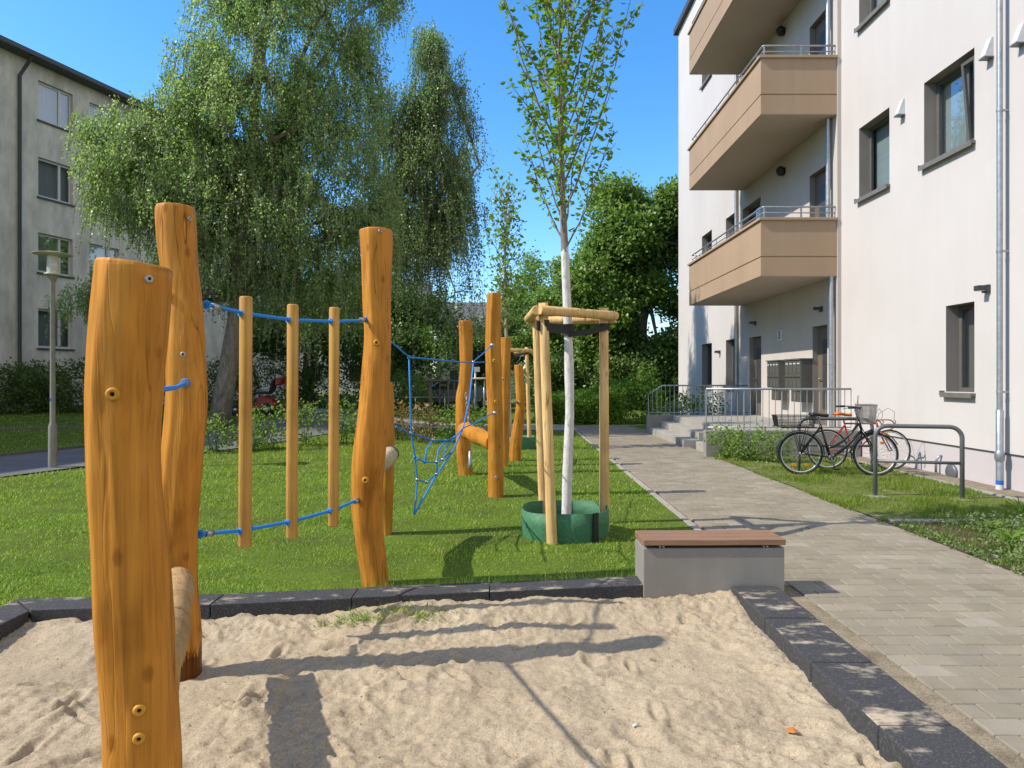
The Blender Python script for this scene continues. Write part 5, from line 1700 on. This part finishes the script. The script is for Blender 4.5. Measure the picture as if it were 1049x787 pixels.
# ------------------------------------------------------------------ lamp post
lp = thing('street_lamp', 'grey lamp post with flat cream disc hat beside the asphalt path', 'street lamp', (WX(54, 11.4), 11.4, gz(-7.7, 11.4)))
lx, ly = WX(54, 11.4), 11.4
zt = WZ(261, 11.4)
MB().lathe([(.066, -.2), (.066, .0), (.064, WZ(437, 11.4)), (.05, WZ(434, 11.4)), (.041, WZ(434, 11.4) + .03), (.036, WZ(290, 11.4)), (.055, WZ(286, 11.4)), (.07, WZ(284, 11.4)), (.07, WZ(282, 11.4))], 20, Matrix.Translation((lx, ly, 0))).build('pole', M['lamp_pole'], lp)
MB().lathe([(.0005, WZ(282, 11.4)), (.12, WZ(282, 11.4)), (.125, WZ(280.5, 11.4)), (.085, WZ(280, 11.4))], 24, Matrix.Translation((lx, ly, 0))).build('collar', M['lamp_cream'], lp)
MB().lathe([(.084, WZ(280, 11.4)), (.084, WZ(262.5, 11.4))], 24, Matrix.Translation((lx, ly, 0))).build('glass_cylinder', M['lamp_glass'], lp)
MB().lathe([(.05, WZ(280, 11.4)), (.05, WZ(273, 11.4)), (.03, WZ(272, 11.4)), (.03, WZ(263, 11.4))], 14, Matrix.Translation((lx, ly, 0))).build('lamp_insert', M['white_plastic'], lp)
MB().lathe([(.0005, WZ(262.4, 11.4)), (.10, WZ(262.4, 11.4)), (.29, WZ(261, 11.4)), (.295, WZ(260.5, 11.4)), (.14, WZ(258.6, 11.4)), (.0005, WZ(258.2, 11.4))], 36, Matrix.Translation((lx, ly, 0))).build('disc_hat', M['lamp_cream'], lp)
MB().box((-.014, -.004, 0), (.014, .001, .05), Matrix.Translation((lx - .006, ly - .0415, WZ(411, 11.4)))).build('blue_sticker', M['blue_band'], lp)

# ------------------------------------------------------------------ LEFT BUILDING (local frame: u along facade = +X local, facade faces -Y local)
LD = 25.0
la = math.atan2(.951, .309)          # facade direction in plan
lb_ = thing('apartment_block', 'grey rendered four storey apartment block with white windows behind the lamp post', 'building', (WX(54, LD), LD, .38), la)
UZ = WZ(38, LD - 4) - .0
wl, rv = MB(), MB()
ROOFZ = 12.75
wins = []
sc_ = LD / F
zrow = [WZ(357, LD), WZ(281, LD), WZ(205, LD), WZ(128, LD)]
for z in zrow:
    for u in (-.55, 1.5, 5.6, 11.5, -9.0, -15.5):
        wins.append((u, u + 1.35, z - .38, z - .38 + 1.42))


def lwall(mb, rb, u0, u1, z0, z1, holes, depth):
    us = sorted({u0, u1, *[h[0] for h in holes], *[h[1] for h in holes]}); zs = sorted({z0, z1, *[h[2] for h in holes], *[h[3] for h in holes]})
    for i in range(len(us) - 1):
        for j in range(len(zs) - 1):
            um, zm = (us[i] + us[i + 1]) / 2, (zs[j] + zs[j + 1]) / 2
            if any(h[0] < um < h[1] and h[2] < zm < h[3] for h in holes): continue
            mb.add([(us[i], 0, zs[j]), (us[i + 1], 0, zs[j]), (us[i + 1], 0, zs[j + 1]), (us[i], 0, zs[j + 1])], [(0, 1, 2, 3)])
    for a, b, c, d in holes:
        rb.add([(a, 0, c), (b, 0, c), (b, 0, d), (a, 0, d), (a, depth, c), (b, depth, c), (b, depth, d), (a, depth, d)], [(0, 1, 5, 4), (1, 2, 6, 5), (2, 3, 7, 6), (3, 0, 4, 7)])


U0, U1 = -26.0, 15.0
lwall(wl, rv, U0, U1, -1.0, ROOFZ - .38, wins, .16)
wl.add([(U1, 0, -1), (U1, 11, -1), (U1, 11, ROOFZ - .38), (U1, 0, ROOFZ - .38)], [(0, 1, 2, 3)])
wl.add([(U0, 0, -1), (U0, 11, -1), (U0, 11, ROOFZ - .38), (U0, 0, ROOFZ - .38)], [(0, 1, 2, 3)])
wl.add([(U0, 11, -1), (U1, 11, -1), (U1, 11, ROOFZ - .38), (U0, 11, ROOFZ - .38)], [(0, 1, 2, 3)])
wl.build('wall', M['stuccogrey'], lb_, local=True)
rf = MB(); zr = ROOFZ - .38
rf.box((U0 - .3, -.45, zr), (U1 + .3, 11.4, zr + .12))
rf.add([(U0 - .3, -.45, zr + .12), (U1 + .3, -.45, zr + .12), (U1 + .3, 5.5, zr + 1.6), (U0 - .3, 5.5, zr + 1.6), (U0 - .3, 11.4, zr + .12), (U1 + .3, 11.4, zr + .12)], [(0, 1, 2, 3), (3, 2, 5, 4), (0, 3, 4), (1, 5, 2)])
rf.build('roof', M['roof_tile'], lb_, local=True)
MB().box((U0 - .3, -.58, zr - .02), (U1 + .3, -.455, zr + .16)).build('gutter', M['dark_metal'], lb_, local=True, bevel=.02)
for (a, b, c, d) in wins:
    m_ = MB(); q, fw = .1, .08
    m_.box((a, q, c), (a + fw, q + .06, d)); m_.box((b - fw, q, c), (b, q + .06, d)); m_.box((a + fw, q, c), (b - fw, q + .06, c + fw)); m_.box((a + fw, q, d - fw), (b - fw, q + .06, d))
    m_.box((a + (b - a) * .62, q - .003, c + fw), (a + (b - a) * .62 + .09, q + .06, d - fw))
    w = m_.build('window', M['white_frame'], lb_, local=True)
    MB().add([(a, 0, c), (b, 0, c), (b, 0, d), (a, 0, d), (a, .16, c), (b, .16, c), (b, .16, d), (a, .16, d)], REV).build('reveal', M['pale_house'], w, local=True)
    MB().add([(a, q + .03, c), (b, q + .03, c), (b, q + .03, d), (a, q + .03, d)], [(0, 1, 2, 3)]).build('pane', M['glass'], w, local=True)
    MB().add([(a, q + .2, c), (b, q + .2, c), (b, q + .2, d), (a, q + .2, d)], [(0, 1, 2, 3)]).build('curtain', M['curtain'], w, local=True)
    MB().box((a - .05, -.06, c - .06), (b + .05, .1, c - .005)).build('sill', M['dark_metal'], w, local=True)
udp = -1.27
m_ = MB(); m_.tube([(udp, -.08, -.6), (udp, -.08, zr - .7), (udp + .1, -.3, zr - .3), (udp + .12, -.5, zr - .02)], .06, 10, False); m_.build('downpipe', M['dark_metal'], lb_, local=True)

# ------------------------------------------------------------------ far buildings seen through the trees
fh_ = thing('white_house', 'white sunlit house far behind the birch trunk', 'building', (-13, 52, .3))
m_ = MB(); m_.box((-23, 50, -.5), (-7, 60, 6.2)); m_.build('wall', M['pale_house'], fh_)
m_ = MB(); m_.add([(-23.4, 49.5, 6.2), (-6.6, 49.5, 6.2), (-6.6, 55, 9.4), (-23.4, 55, 9.4), (-23.4, 60.5, 6.2), (-6.6, 60.5, 6.2)], [(0, 1, 2, 3), (3, 2, 5, 4), (0, 3, 4), (1, 5, 2), (0, 4, 5, 1)]); m_.build('roof', M['roof_tile'], fh_)
for x in (-21, -18, -15, -12, -9):
    for z in (1.2, 3.9):
        w = MB().box((x, 49.93, z), (x + 1.1, 49.99, z + 1.4)).build('window', M['white_frame'], fh_)
        MB().box((x + .1, 49.90, z + .1), (x + 1.0, 49.929, z + 1.3)).build('pane', M['black_gloss'], w)
f2 = thing('grey_roofed_house', 'pale house with dark roof glimpsed between the birches and posts', 'building', (-2.6, 58, .3))
m_ = MB(); m_.box((-6.2, 56, -.5), (0.6, 64, 5.6)); m_.build('wall', M['pale_house'], f2)
m_ = MB(); m_.add([(-6.6, 55.5, 5.6), (1.0, 55.5, 5.6), (1.0, 60, 8.2), (-6.6, 60, 8.2), (-6.6, 64.5, 5.6), (1.0, 64.5, 5.6)], [(0, 1, 2, 3), (3, 2, 5, 4), (0, 3, 4), (1, 5, 2), (0, 4, 5, 1)]); m_.build('roof', M['roof_tile'], f2)
for x in (-5.2, -3.2, -1.2):
    for z in (1.0, 3.6):
        w = MB().box((x, 55.93, z), (x + .9, 55.99, z + 1.3)).build('window', M['white_frame'], f2)
        MB().box((x + .1, 55.90, z + .1), (x + .8, 55.929, z + 1.2)).build('pane', M['black_gloss'], w)

# ------------------------------------------------------------------ TREES
D1 = 18.5
bx1 = WX(222, D1); bz1 = gz(bx1, D1)
blobs1 = [pxblob(285, 50, 90, 110, D1), pxblob(168, 180, 66, 60, D1, -.8), pxblob(245, 225, 105, 80, D1), pxblob(335, 225, 65, 105, D1, .4), pxblob(205, 75, 38, 38, D1), pxblob(385, -8, 28, 22, D1),
          pxblob(92, 318, 24, 14, D1, -.5), pxblob(215, 275, 52, 40, D1), pxblob(300, 305, 75, 36, D1, .8), pxblob(112, 150, 22, 16, D1, -.6), pxblob(352, 110, 44, 80, D1), pxblob(372, 225, 32, 70, D1, 1), pxblob(142, 215, 30, 36, D1, -.9)]
tk1 = [(bx1, D1, bz1 - .3), (bx1 + .25, D1, bz1 + 1.2), (WX(238, D1), D1, WZ(350, D1)), (WX(246, D1), D1, WZ(300, D1)), (WX(250, D1), D1, WZ(230, D1)), (WX(256, D1), D1 + .1, WZ(150, D1)), (WX(262, D1), D1 + .2, WZ(70, D1)), (WX(285, D1), D1, WZ(-30, D1))]
weeping_birch('largest weeping birch with leaning grey trunk in front of the grey block', (bx1, D1, bz1), tk1, .24, blobs1, 11000, .070, 'leaf_birch', .22, 1.15, 24, 'weeping birches', 28, .55)
D2 = 23.0
bx2 = WX(385, D2); bz2 = gz(bx2, D2)
blobs2 = [pxblob(440, 130, 32, 65, D2), pxblob(425, 220, 55, 75, D2), pxblob(458, 215, 28, 70, D2), pxblob(395, 290, 48, 50, D2), pxblob(466, 285, 30, 50, D2), pxblob(400, 140, 34, 50, D2), pxblob(447, 60, 12, 26, D2), pxblob(482, 235, 12, 48, D2), pxblob(345, 330, 45, 35, D2)]
tk2 = [(bx2, D2, bz2 - .3), (bx2 + .1, D2, bz2 + 1.5), (WX(392, D2), D2, WZ(280, D2)), (WX(400, D2), D2, WZ(220, D2)), (WX(412, D2), D2, WZ(150, D2)), (WX(432, D2), D2, WZ(105, D2)), (WX(447, D2), D2, WZ(60, D2))]
weeping_birch('second weeping birch with thin hanging branches against the blue sky', (bx2, D2, bz2), tk2, .2, blobs2, 3300, .076, 'leaf_birch2', .6, 2.1, 26, 'weeping birches', 20, .85)


def px_tree(label, D, px, blobs, tr, nclump, per, leaf, mat, clump=.5, name='broadleaf_tree', group='trees beyond the lawn', shell=.5, topf=.3, bark='bark', limbs=9):
    x = WX(px, D); z = gz(x, D)
    bl = [pxblob(*b[:4], D, b[4] if len(b) > 4 else 0) for b in blobs]
    topz = max(b[2] + b[5] * topf for b in bl)
    return broad_tree(name, label, 'tree', (x, D, z), tr, (x + .2, D, topz), bl, nclump, per, leaf, M and mat, bark, group, clump, limbs, shell)


px_tree('large dense green tree at the far corner of the white building', 34, 652, [(650, 250, 50, 70), (690, 235, 45, 60), (615, 300, 45, 65), (665, 330, 55, 60), (640, 200, 25, 25), (720, 290, 40, 60)], .3, 3000, 32, .19, 'leaf_mid', .55, shell=.1)
px_tree('rounded mid green tree behind the white trunk of the young tree', 38, 590, [(590, 300, 40, 45), (575, 345, 50, 45), (620, 350, 40, 45)], .22, 1300, 32, .18, 'leaf_mid', .5, shell=.1)
px_tree('feathery lighter tree left of the white trunk', 44, 545, [(545, 320, 32, 60), (530, 350, 35, 40), (560, 360, 30, 35), (548, 275, 18, 22)], .2, 520, 32, .17, 'leaf_mid', .5, shell=.3)
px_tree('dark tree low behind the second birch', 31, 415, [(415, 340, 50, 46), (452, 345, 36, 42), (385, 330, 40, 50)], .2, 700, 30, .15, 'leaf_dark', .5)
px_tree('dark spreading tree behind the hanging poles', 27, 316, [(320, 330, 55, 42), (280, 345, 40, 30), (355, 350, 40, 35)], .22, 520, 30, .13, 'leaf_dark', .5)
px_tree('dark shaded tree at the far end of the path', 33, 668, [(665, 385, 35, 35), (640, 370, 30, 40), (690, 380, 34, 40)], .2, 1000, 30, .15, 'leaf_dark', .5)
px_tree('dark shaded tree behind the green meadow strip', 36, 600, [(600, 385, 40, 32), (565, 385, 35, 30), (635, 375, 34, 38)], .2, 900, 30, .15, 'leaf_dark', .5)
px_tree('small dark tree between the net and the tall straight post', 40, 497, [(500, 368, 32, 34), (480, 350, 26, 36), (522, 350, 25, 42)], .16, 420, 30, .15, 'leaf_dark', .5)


def bush(label, x, y, rx, ry, h, n, leaf, mat, name='hedge_bush', group='dark hedge bushes', clump=.22, cat='bush', per=24, stems=6):
    z = gz(x, y)
    t = thing(name, label, cat, (x, y, z), 0, group)
    m_ = MB()
    for i in range(stems):
        a = random.uniform(0, 6.28); rr = random.uniform(.2, .8)
        m_.tube(wobble((x + random.uniform(-.1, .1), y, z - .05), (x + math.cos(a) * rx * rr, y + math.sin(a) * ry * rr, z + h * random.uniform(.6, .95)), 5, .08), list(np.linspace(.009, .003, 5)), 5, False)
    m_.build('stems', M['leaf_hedge'], t)
    C, d, _ = sample_blobs([(x, y, z + h * .5, rx, ry, h * .52)], n, .3)
    C[:, 2] = np.maximum(C[:, 2], z + .04)
    Cl = np.repeat(C, per, 0) + rng.normal(size=(n * per, 3)) * clump * .55
    Cl[:, 2] = np.maximum(Cl[:, 2], z + .02)
    V, Fq, lt = leaf_quads(Cl, np.full(len(Cl), leaf), None, .62)
    link_mesh('foliage', fast_mesh('foliage', V - np.array([x, y, z], np.float32), Fq, lt), M[mat], t)
    return t


hb = [(8, 22.0, 1.25, 1.25, 'hedge bush at the left edge of the picture below the grey block'),
      (75, 22.6, 1.35, 1.5, 'hedge bush right of the lamp post below the grey block'),
      (40, 23.4, 1.0, 1.35, 'darker hedge bush directly behind the lamp post'),
      (135, 23.5, 1.5, 1.5, 'hedge bush hidden mostly behind the nearest post'),
      (225, 25.0, 1.5, 1.5, 'hedge bush behind the leaning birch trunk'),
      (285, 26.0, 1.6, 1.6, 'hedge bush behind the red scooter'),
      (345, 27.0, 1.7, 1.5, 'hedge bush behind the gap right of the hanging poles'),
      (412, 28.0, 1.3, 1.25, 'lighter hedge bush seen inside the blue net'),
      (447, 34.0, 1.6, 1.5, 'hedge bush behind the bent post and parked car')]
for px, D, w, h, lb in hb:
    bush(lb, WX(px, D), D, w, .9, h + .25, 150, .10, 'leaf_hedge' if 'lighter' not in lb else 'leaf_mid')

# young shrubs in a row along the asphalt path
sh = [(218, 13.9, .7, 'leaf_shrub', 'small leafy shrub right of the tall bent post'), (257, 14.3, .62, 'leaf_shrub', 'small leafy shrub behind the first hanging pole'),
      (276, 14.4, .95, 'leaf_shrub', 'fullest leafy shrub between the first two hanging poles'), (313, 15.2, .95, 'leaf_shrub', 'slim leafy shrub right of the middle hanging pole'),
      (352, 15.6, 1.0, 'leaf_shrub', 'tall thin leaved shrub beside the last hanging pole'), (370, 16.4, .85, 'leaf_shrub', 'shrub just left of the curved post'),
      (407, 16.8, .95, 'leaf_red', 'reddish shrub just right of the curved post'), (433, 16.0, .9, 'leaf_red', 'reddish brown shrub seen through the blue net'),
      (459, 16.4, .75, 'leaf_shrub', 'green shrub left of the bent post behind the net'), (490, 17.0, .8, 'leaf_shrub', 'green shrub between the bent and the tall straight post')]
for px, D, h, mat, lb in sh:
    bush(lb, WX(px, D), D, .38, .34, h + .02, 55, .08, mat, 'garden_shrub', 'young shrubs in a row along the path', .17, 'shrub', 8, 5)

# plants by the low wall and in the right bed
for (px, py, h, rx, lb) in ((742, 470, .55, .3, 'bushy weed at the left corner of the low concrete wall'), (762, 472, .5, .34, 'bushy weed in front of the middle of the low concrete wall'), (790, 474, .62, .34, 'bushy weed left of the black rear wheel')):
    D = 1050 / (py - 388 + .0)
    D = min(D, 12.75)
    bush(lb, WX(px, D), D, rx, .18, h + .05, 60, .055, 'leaf_shrub', 'weed_bush', 'bushy weeds by the low wall', .13, 'plant', 10, 5)

# tall herb strip at the far end of the path
n = 1500
xs_ = rng.uniform(.9, 3.7, n); ys_ = rng.uniform(22.3, 25.0, n)
hh = .85 + .5 * vnoise2(xs_ * 1.7, ys_ * 1.7, 61) + .5 * np.exp(-((xs_ - 3.6) ** 2) / .7)
per = 26
T_ = rng.random((n, per)); C = np.stack([np.repeat(xs_, per) + rng.normal(0, .08, n * per), np.repeat(ys_, per) + rng.normal(0, .08, n * per), (T_ * hh[:, None]).ravel() + .02], 1)
V, Fq, lt = leaf_quads(C, np.full(len(C), .11), np.tile([0, 0, .6], (len(C), 1)), .35, .8)
u = link_mesh('undergrowth', fast_mesh('undergrowth', V, Fq, lt), M['leaf_bright']); tag(u, 'tall bright green herbs growing where the path bends', 'undergrowth', kind='stuff')
bush('tall bright leafy bush left of the farther entrance railing', WX(660, 23.0), 23.0, .75, .6, 1.75, 90, .11, 'leaf_bright', 'leafy_bush', None, .22, 'bush', 20, 8)
bush('green bush behind the farther railing against the white wall', WX(705, 21.5), 21.5, .7, .5, 1.0, 60, .09, 'leaf_shrub', 'leafy_bush', None, .2, 'bush', 20, 8)
bush('small bright shrub behind the bars below the far ground floor window', WX(735, 19.9), 19.9, .3, .3, 1.15, 30, .08, 'leaf_bright', 'leafy_bush', None, .15, 'bush', 12, 6)

# right planting bed: ground cover and individual plants
n = 820
xs_ = rng.uniform(3.9, 6.15, n); ys_ = rng.uniform(4.6, 7.05, n); keep = vnoise2(xs_ * 2.6, ys_ * 2.6, 71) > -.33
xs_, ys_ = xs_[keep], ys_[keep]; n = len(xs_); per = 22
hh = (.05 + .13 * rng.random(n)) * np.clip((xs_ - 3.75) / .5, .35, 1)
C = np.stack([np.repeat(xs_, per) + rng.normal(0, .045, n * per), np.repeat(ys_, per) + rng.normal(0, .045, n * per), (rng.random((n, per)) * hh[:, None]).ravel()], 1)
V, Fq, lt = leaf_quads(C, np.full(len(C), .03), np.tile([0, 0, .3], (len(C), 1)), .55, .8)
gc = link_mesh('ground_cover', fast_mesh('ground_cover', V, Fq, lt), M['weed']); tag(gc, 'low mixed weeds and pale flowers covering the right bed', 'ground cover', kind='stuff')


n = 7000
xb, yb_ = rng.uniform(3.87, 6.15, n), rng.uniform(4.4, 7.1, n); kp = vnoise2(xb * 2.1, yb_ * 2.1, 77) > -.3
bg_ = blades('bed_grass', np.stack([xb[kp], yb_[kp], np.zeros(kp.sum()) - .01], 1), rng.uniform(.03, .10, kp.sum()), rng.uniform(.004, .008, kp.sum()), M['grass_verge'], .7)
tag(bg_, 'loose grass blades growing between the weeds in the right bed', 'grass', kind='stuff')


def leaf_plant(label, x, y, h, n, wid, mat, lean=.6):
    t = thing('broad_leaf_plant', label, 'plant', (x, y, 0), 0, 'plants in the right bed')
    for i in range(n):
        a = 6.28 * i / n + random.uniform(-.3, .3); L = h * random.uniform(.75, 1.1)
        pts = []
        for k_ in range(7):
            u = k_ / 6; pts.append((x + math.cos(a) * L * lean * u ** 1.4, y + math.sin(a) * L * lean * u ** 1.4, L * (u - .38 * u ** 2.6)))
        side = np.array([-math.sin(a), math.cos(a), 0]); vs = []; fs = []
        for k_, p in enumerate(pts):
            w_ = wid * math.sin(math.pi * min(.97, .12 + .88 * k_ / 6)) * .5
            vs += [np.array(p) - side * w_, np.array(p) + np.array([0, 0, -.006]), np.array(p) + side * w_]
        for k_ in range(6):
            fs += [(k_ * 3, k_ * 3 + 1, k_ * 3 + 4, k_ * 3 + 3), (k_ * 3 + 1, k_ * 3 + 2, k_ * 3 + 5, k_ * 3 + 4)]
        MB().add(vs, fs, True).build('leaf', M[mat], t)


leaf_plant('bright strap leaved plant in the right bed close to the path', WX(1037, 6.0), 6.0, .26, 10, .045, 'leaf_bright')
leaf_plant('taller grassy tuft at the right edge beside the gravel strip', WX(1046, 7.0), 7.0, .42, 16, .018, 'leaf_shrub', .35)
leaf_plant('small rosette plant in the right bed behind the bright one', WX(1018, 6.6), 6.6, .2, 9, .05, 'leaf_shrub')

# ------------------------------------------------------------------ background bits
ms = thing('mobility_scooter', 'small red mobility scooter parked in the shade behind the hanging poles', 'scooter', (WX(268, 21.6), 21.6, gz(WX(268, 21.6), 21.6)))
sx, sy, sz = ms.location
b = MB(); b.prism([(-.30, .16), (.42, .16), (.46, .30), (.40, .52), (.15, .60), (-.05, .58), (-.10, .30), (-.30, .26)], -.26, .26, Matrix.Translation((sx, sy, sz))); b.build('body', M['red_paint'], ms, bevel=.04)
b = MB(); b.prism([(-.72, .14), (-.30, .14), (-.30, .22), (-.72, .20)], -.24, .24, Matrix.Translation((sx, sy, sz))); b.build('footboard', M['black'], ms)
for dx, ry in ((.28, .19), (-.72, .17)):
    for s in (-.30, .30):
        w = MB().torus(ry - .05, .055, 24, 8, Matrix.Translation((sx + dx, sy + s, sz + ry)) @ Matrix.Rotation(R(90), 4, 'X')).build('wheel', M['tyre'], ms)
        MB().lathe([(.0005, -.03), (ry - .07, -.03), (ry - .07, .03), (.0005, .03)], 18, Matrix.Translation((sx + dx, sy + s, sz + ry)) @ Matrix.Rotation(R(90), 4, 'X')).build('rim', M['steel'], w)
b = MB(); b.prism([(-.16, .66), (.28, .66), (.32, .74), (-.16, .74)], -.24, .24, Matrix.Translation((sx, sy, sz))); b.prism([(.28, .72), (.36, .72), (.48, 1.12), (.40, 1.12)], -.22, .22, Matrix.Translation((sx, sy, sz))); b.build('seat', M['black'], ms, bevel=.03)
MB().tube([(sx + .06, sy - .27, sz + .82), (sx + .26, sy - .27, sz + .82), (sx + .36, sy - .27, sz + .92)], .03, 8).build('armrest', M['white_plastic'], ms)
b = MB(); b.prism([(.46, .92), (.66, .95), (.70, 1.18), (.50, 1.18)], -.2, .2, Matrix.Translation((sx, sy, sz))); b.build('rear_box', M['red_paint'], ms, bevel=.03)
MB().tube([(sx - .66, sy, sz + .2), (sx - .48, sy, sz + .95)], .03, 8).build('tiller', M['black'], ms)
MB().tube([(sx - .48, sy - .28, sz + .95), (sx - .48, sy + .28, sz + .95)], .02, 8).build('handlebar', M['black'], ms)

cr = thing('parked_car', 'grey blue car parked beyond the lawn, seen between net and posts', 'car', (WX(470, 33), 33, gz(WX(470, 33), 33)))
cx_, cy_, cz_ = cr.location
side = [(-2.1, .30), (2.05, .30), (2.12, .62), (1.95, .86), (1.15, .95), (.55, 1.40), (-.75, 1.42), (-1.45, .98), (-2.1, .88), (-2.16, .6)]
b = MB(); b.prism(side, -.85, .85, Matrix.Translation((cx_, cy_, cz_))); b.build('body', M['car_paint'], cr, bevel=.1)
b = MB(); b.prism([(1.0, .97), (.50, 1.34), (-.10, 1.35), (-.10, .97)], -.86, .86, Matrix.Translation((cx_, cy_, cz_))); b.prism([(-.18, .97), (-.18, 1.35), (-.72, 1.35), (-1.3, .99)], -.86, .86, Matrix.Translation((cx_, cy_, cz_))); b.build('side_window', M['black_gloss'], cr)
for dx in (-1.32, 1.30):
    for s in (-.78, .78):
        w = MB().torus(.22, .095, 24, 8, Matrix.Translation((cx_ + dx, cy_ + s, cz_ + .31)) @ Matrix.Rotation(R(90), 4, 'X')).build('wheel', M['tyre'], cr)
        MB().lathe([(.0005, -.08), (.19, -.08), (.19, .08), (.0005, .08)], 18, Matrix.Translation((cx_ + dx, cy_ + s, cz_ + .31)) @ Matrix.Rotation(R(90), 4, 'X')).build('rim', M['steel'], w)

# low rail fence on the far lawn
lf = thing('low_rail_fence', 'low thin metal rail fence crossing the far lawn behind the shrubs', 'fence', (WX(410, 25.5), 25.5, .3))
m_ = MB(); xa, xb = WX(335, 25.5), WX(486, 25.5)
m_.tube([(xa, 25.5, .80), (xb, 25.5, .80)], .022, 8); m_.build('rail', M['grey_metal'], lf)
for i in range(6):
    x = xa + (xb - xa) * i / 5; MB().tube([(x, 25.5, .1), (x, 25.5, .80)], .02, 8).build('fence_post', M['grey_metal'], lf)

# far staked sapling
D = 24.0
fr3, tops3 = staked('dark weathered stake frame far back behind the reddish shrub', None, WX(450, D), D, .62, .6, 1.5, .035, .3, .2, gz(WX(450, D), D) , wood_='bark')
fs_ = thing('young_tree', 'tiny sapling inside the far dark stake frame', 'tree', (WX(450, D), D, gz(WX(450, D), D)), 0, 'young trees')
x = WX(450, D); MB().tube([(x, D, .0), (x + .02, D, 1.2), (x, D, 2.4)], [.03, .025, .01], 7).build('trunk', M['bark'], fs_)
C = np.array([x, D, 2.5]) + rng.normal(size=(500, 3)) * np.array([.35, .35, .5]); V, Fq, lt = leaf_quads(C, np.full(500, .11), None, .65)
link_mesh('crown', fast_mesh('crown', V - np.array([x, D, fs_.location.z], np.float32), Fq, lt), M['leaf_mid'], fs_)

# barrier with small sign
D = 27.0
br = thing('pole_barrier', 'pale pole frame with a small white sign behind the tall straight post', 'barrier', (WX(490, D), D, 0))
for px in (487, 496):
    MB().tube([(WX(px, D), D, -.1), (WX(px, D), D, WZ(388 if px > 490 else 379, D))], .04, 8).build('upright', M['galv'], br)
MB().tube([(WX(482, D), D - .05, WZ(388, D)), (WX(510, D), D - .05, WZ(388, D))], .045, 8).build('top_bar', M['pale_log'], br)
MB().box((WX(485.5, D), D - .06, WZ(381, D)), (WX(491.5, D), D - .03, WZ(376, D))).build('sign_panel', M['white_plastic'], br)

# ------------------------------------------------------------------ world, sun, camera
w = bpy.data.worlds.new('World'); SC.world = w; w.use_nodes = True
nt = w.node_tree; bg = nt.nodes['Background']
sky = nt.nodes.new('ShaderNodeTexSky'); sky.sky_type = 'NISHITA'; sky.sun_disc = False
sdir = Vector((-1.06, -.18, 1.0)).normalized()
elev = math.asin(sdir.z)
sky.sun_elevation = elev; sky.sun_rotation = math.atan2(sdir.x, sdir.y) % (2 * math.pi)
sky.altitude = 0; sky.air_density = 1.0; sky.dust_density = .4; sky.ozone_density = 4.0
hs = nt.nodes.new('ShaderNodeHueSaturation'); hs.inputs['Saturation'].default_value = 1.27
nt.links.new(sky.outputs[0], hs.inputs['Color'])
# added bright cloud layer, unseen behind and right, to lift and neutralise shade; blue ahead
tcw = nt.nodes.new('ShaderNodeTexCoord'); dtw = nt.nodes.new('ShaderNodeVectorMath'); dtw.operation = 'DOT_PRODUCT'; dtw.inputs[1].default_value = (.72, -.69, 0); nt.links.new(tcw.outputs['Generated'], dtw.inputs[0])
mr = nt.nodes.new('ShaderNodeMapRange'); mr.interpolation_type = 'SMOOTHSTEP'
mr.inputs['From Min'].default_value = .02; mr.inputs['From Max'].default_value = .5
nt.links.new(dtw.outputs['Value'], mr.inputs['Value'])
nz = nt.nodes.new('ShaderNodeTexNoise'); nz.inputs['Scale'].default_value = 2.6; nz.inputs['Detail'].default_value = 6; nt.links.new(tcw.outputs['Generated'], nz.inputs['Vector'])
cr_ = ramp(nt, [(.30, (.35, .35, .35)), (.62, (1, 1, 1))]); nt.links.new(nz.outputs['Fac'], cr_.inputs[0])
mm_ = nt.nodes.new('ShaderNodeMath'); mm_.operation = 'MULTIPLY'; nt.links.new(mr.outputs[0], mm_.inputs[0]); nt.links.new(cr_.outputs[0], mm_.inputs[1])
sky_with_fill = mixc(nt, mm_.outputs[0], hs.outputs[0], (3.4, 3.1, 2.65))
nt.links.new(sky_with_fill, bg.inputs[0]); bg.inputs[1].default_value = .15
sl = bpy.data.lights.new('sun', 'SUN'); sl.energy = 3.0; sl.angle = R(.55); sl.color = (1.0, .925, .80)
so = bpy.data.objects.new('sun', sl); COL.objects.link(so)
so.rotation_euler = (-sdir).to_track_quat('-Z', 'Y').to_euler()

cam = bpy.data.cameras.new('camera'); co = bpy.data.objects.new('camera', cam); COL.objects.link(co)
co.location = (0, 0, H); co.rotation_euler = (R(90), 0, 0)
cam.sensor_width = 36; cam.lens = F / 1049 * 36; cam.shift_y = -5.5 / 1049; cam.clip_end = 2000; cam.clip_start = .05
SC.camera = co
SC.view_settings.view_transform = 'Standard'; SC.view_settings.look = 'None'; SC.view_settings.gamma = 1.0
SC.view_settings.exposure = 0.97; SC.view_settings.use_curve_mapping = False
SC.render.engine = 'CYCLES'
SC.cycles.use_denoising = True
SC.cycles.max_bounces = 6; SC.cycles.transparent_max_bounces = 8
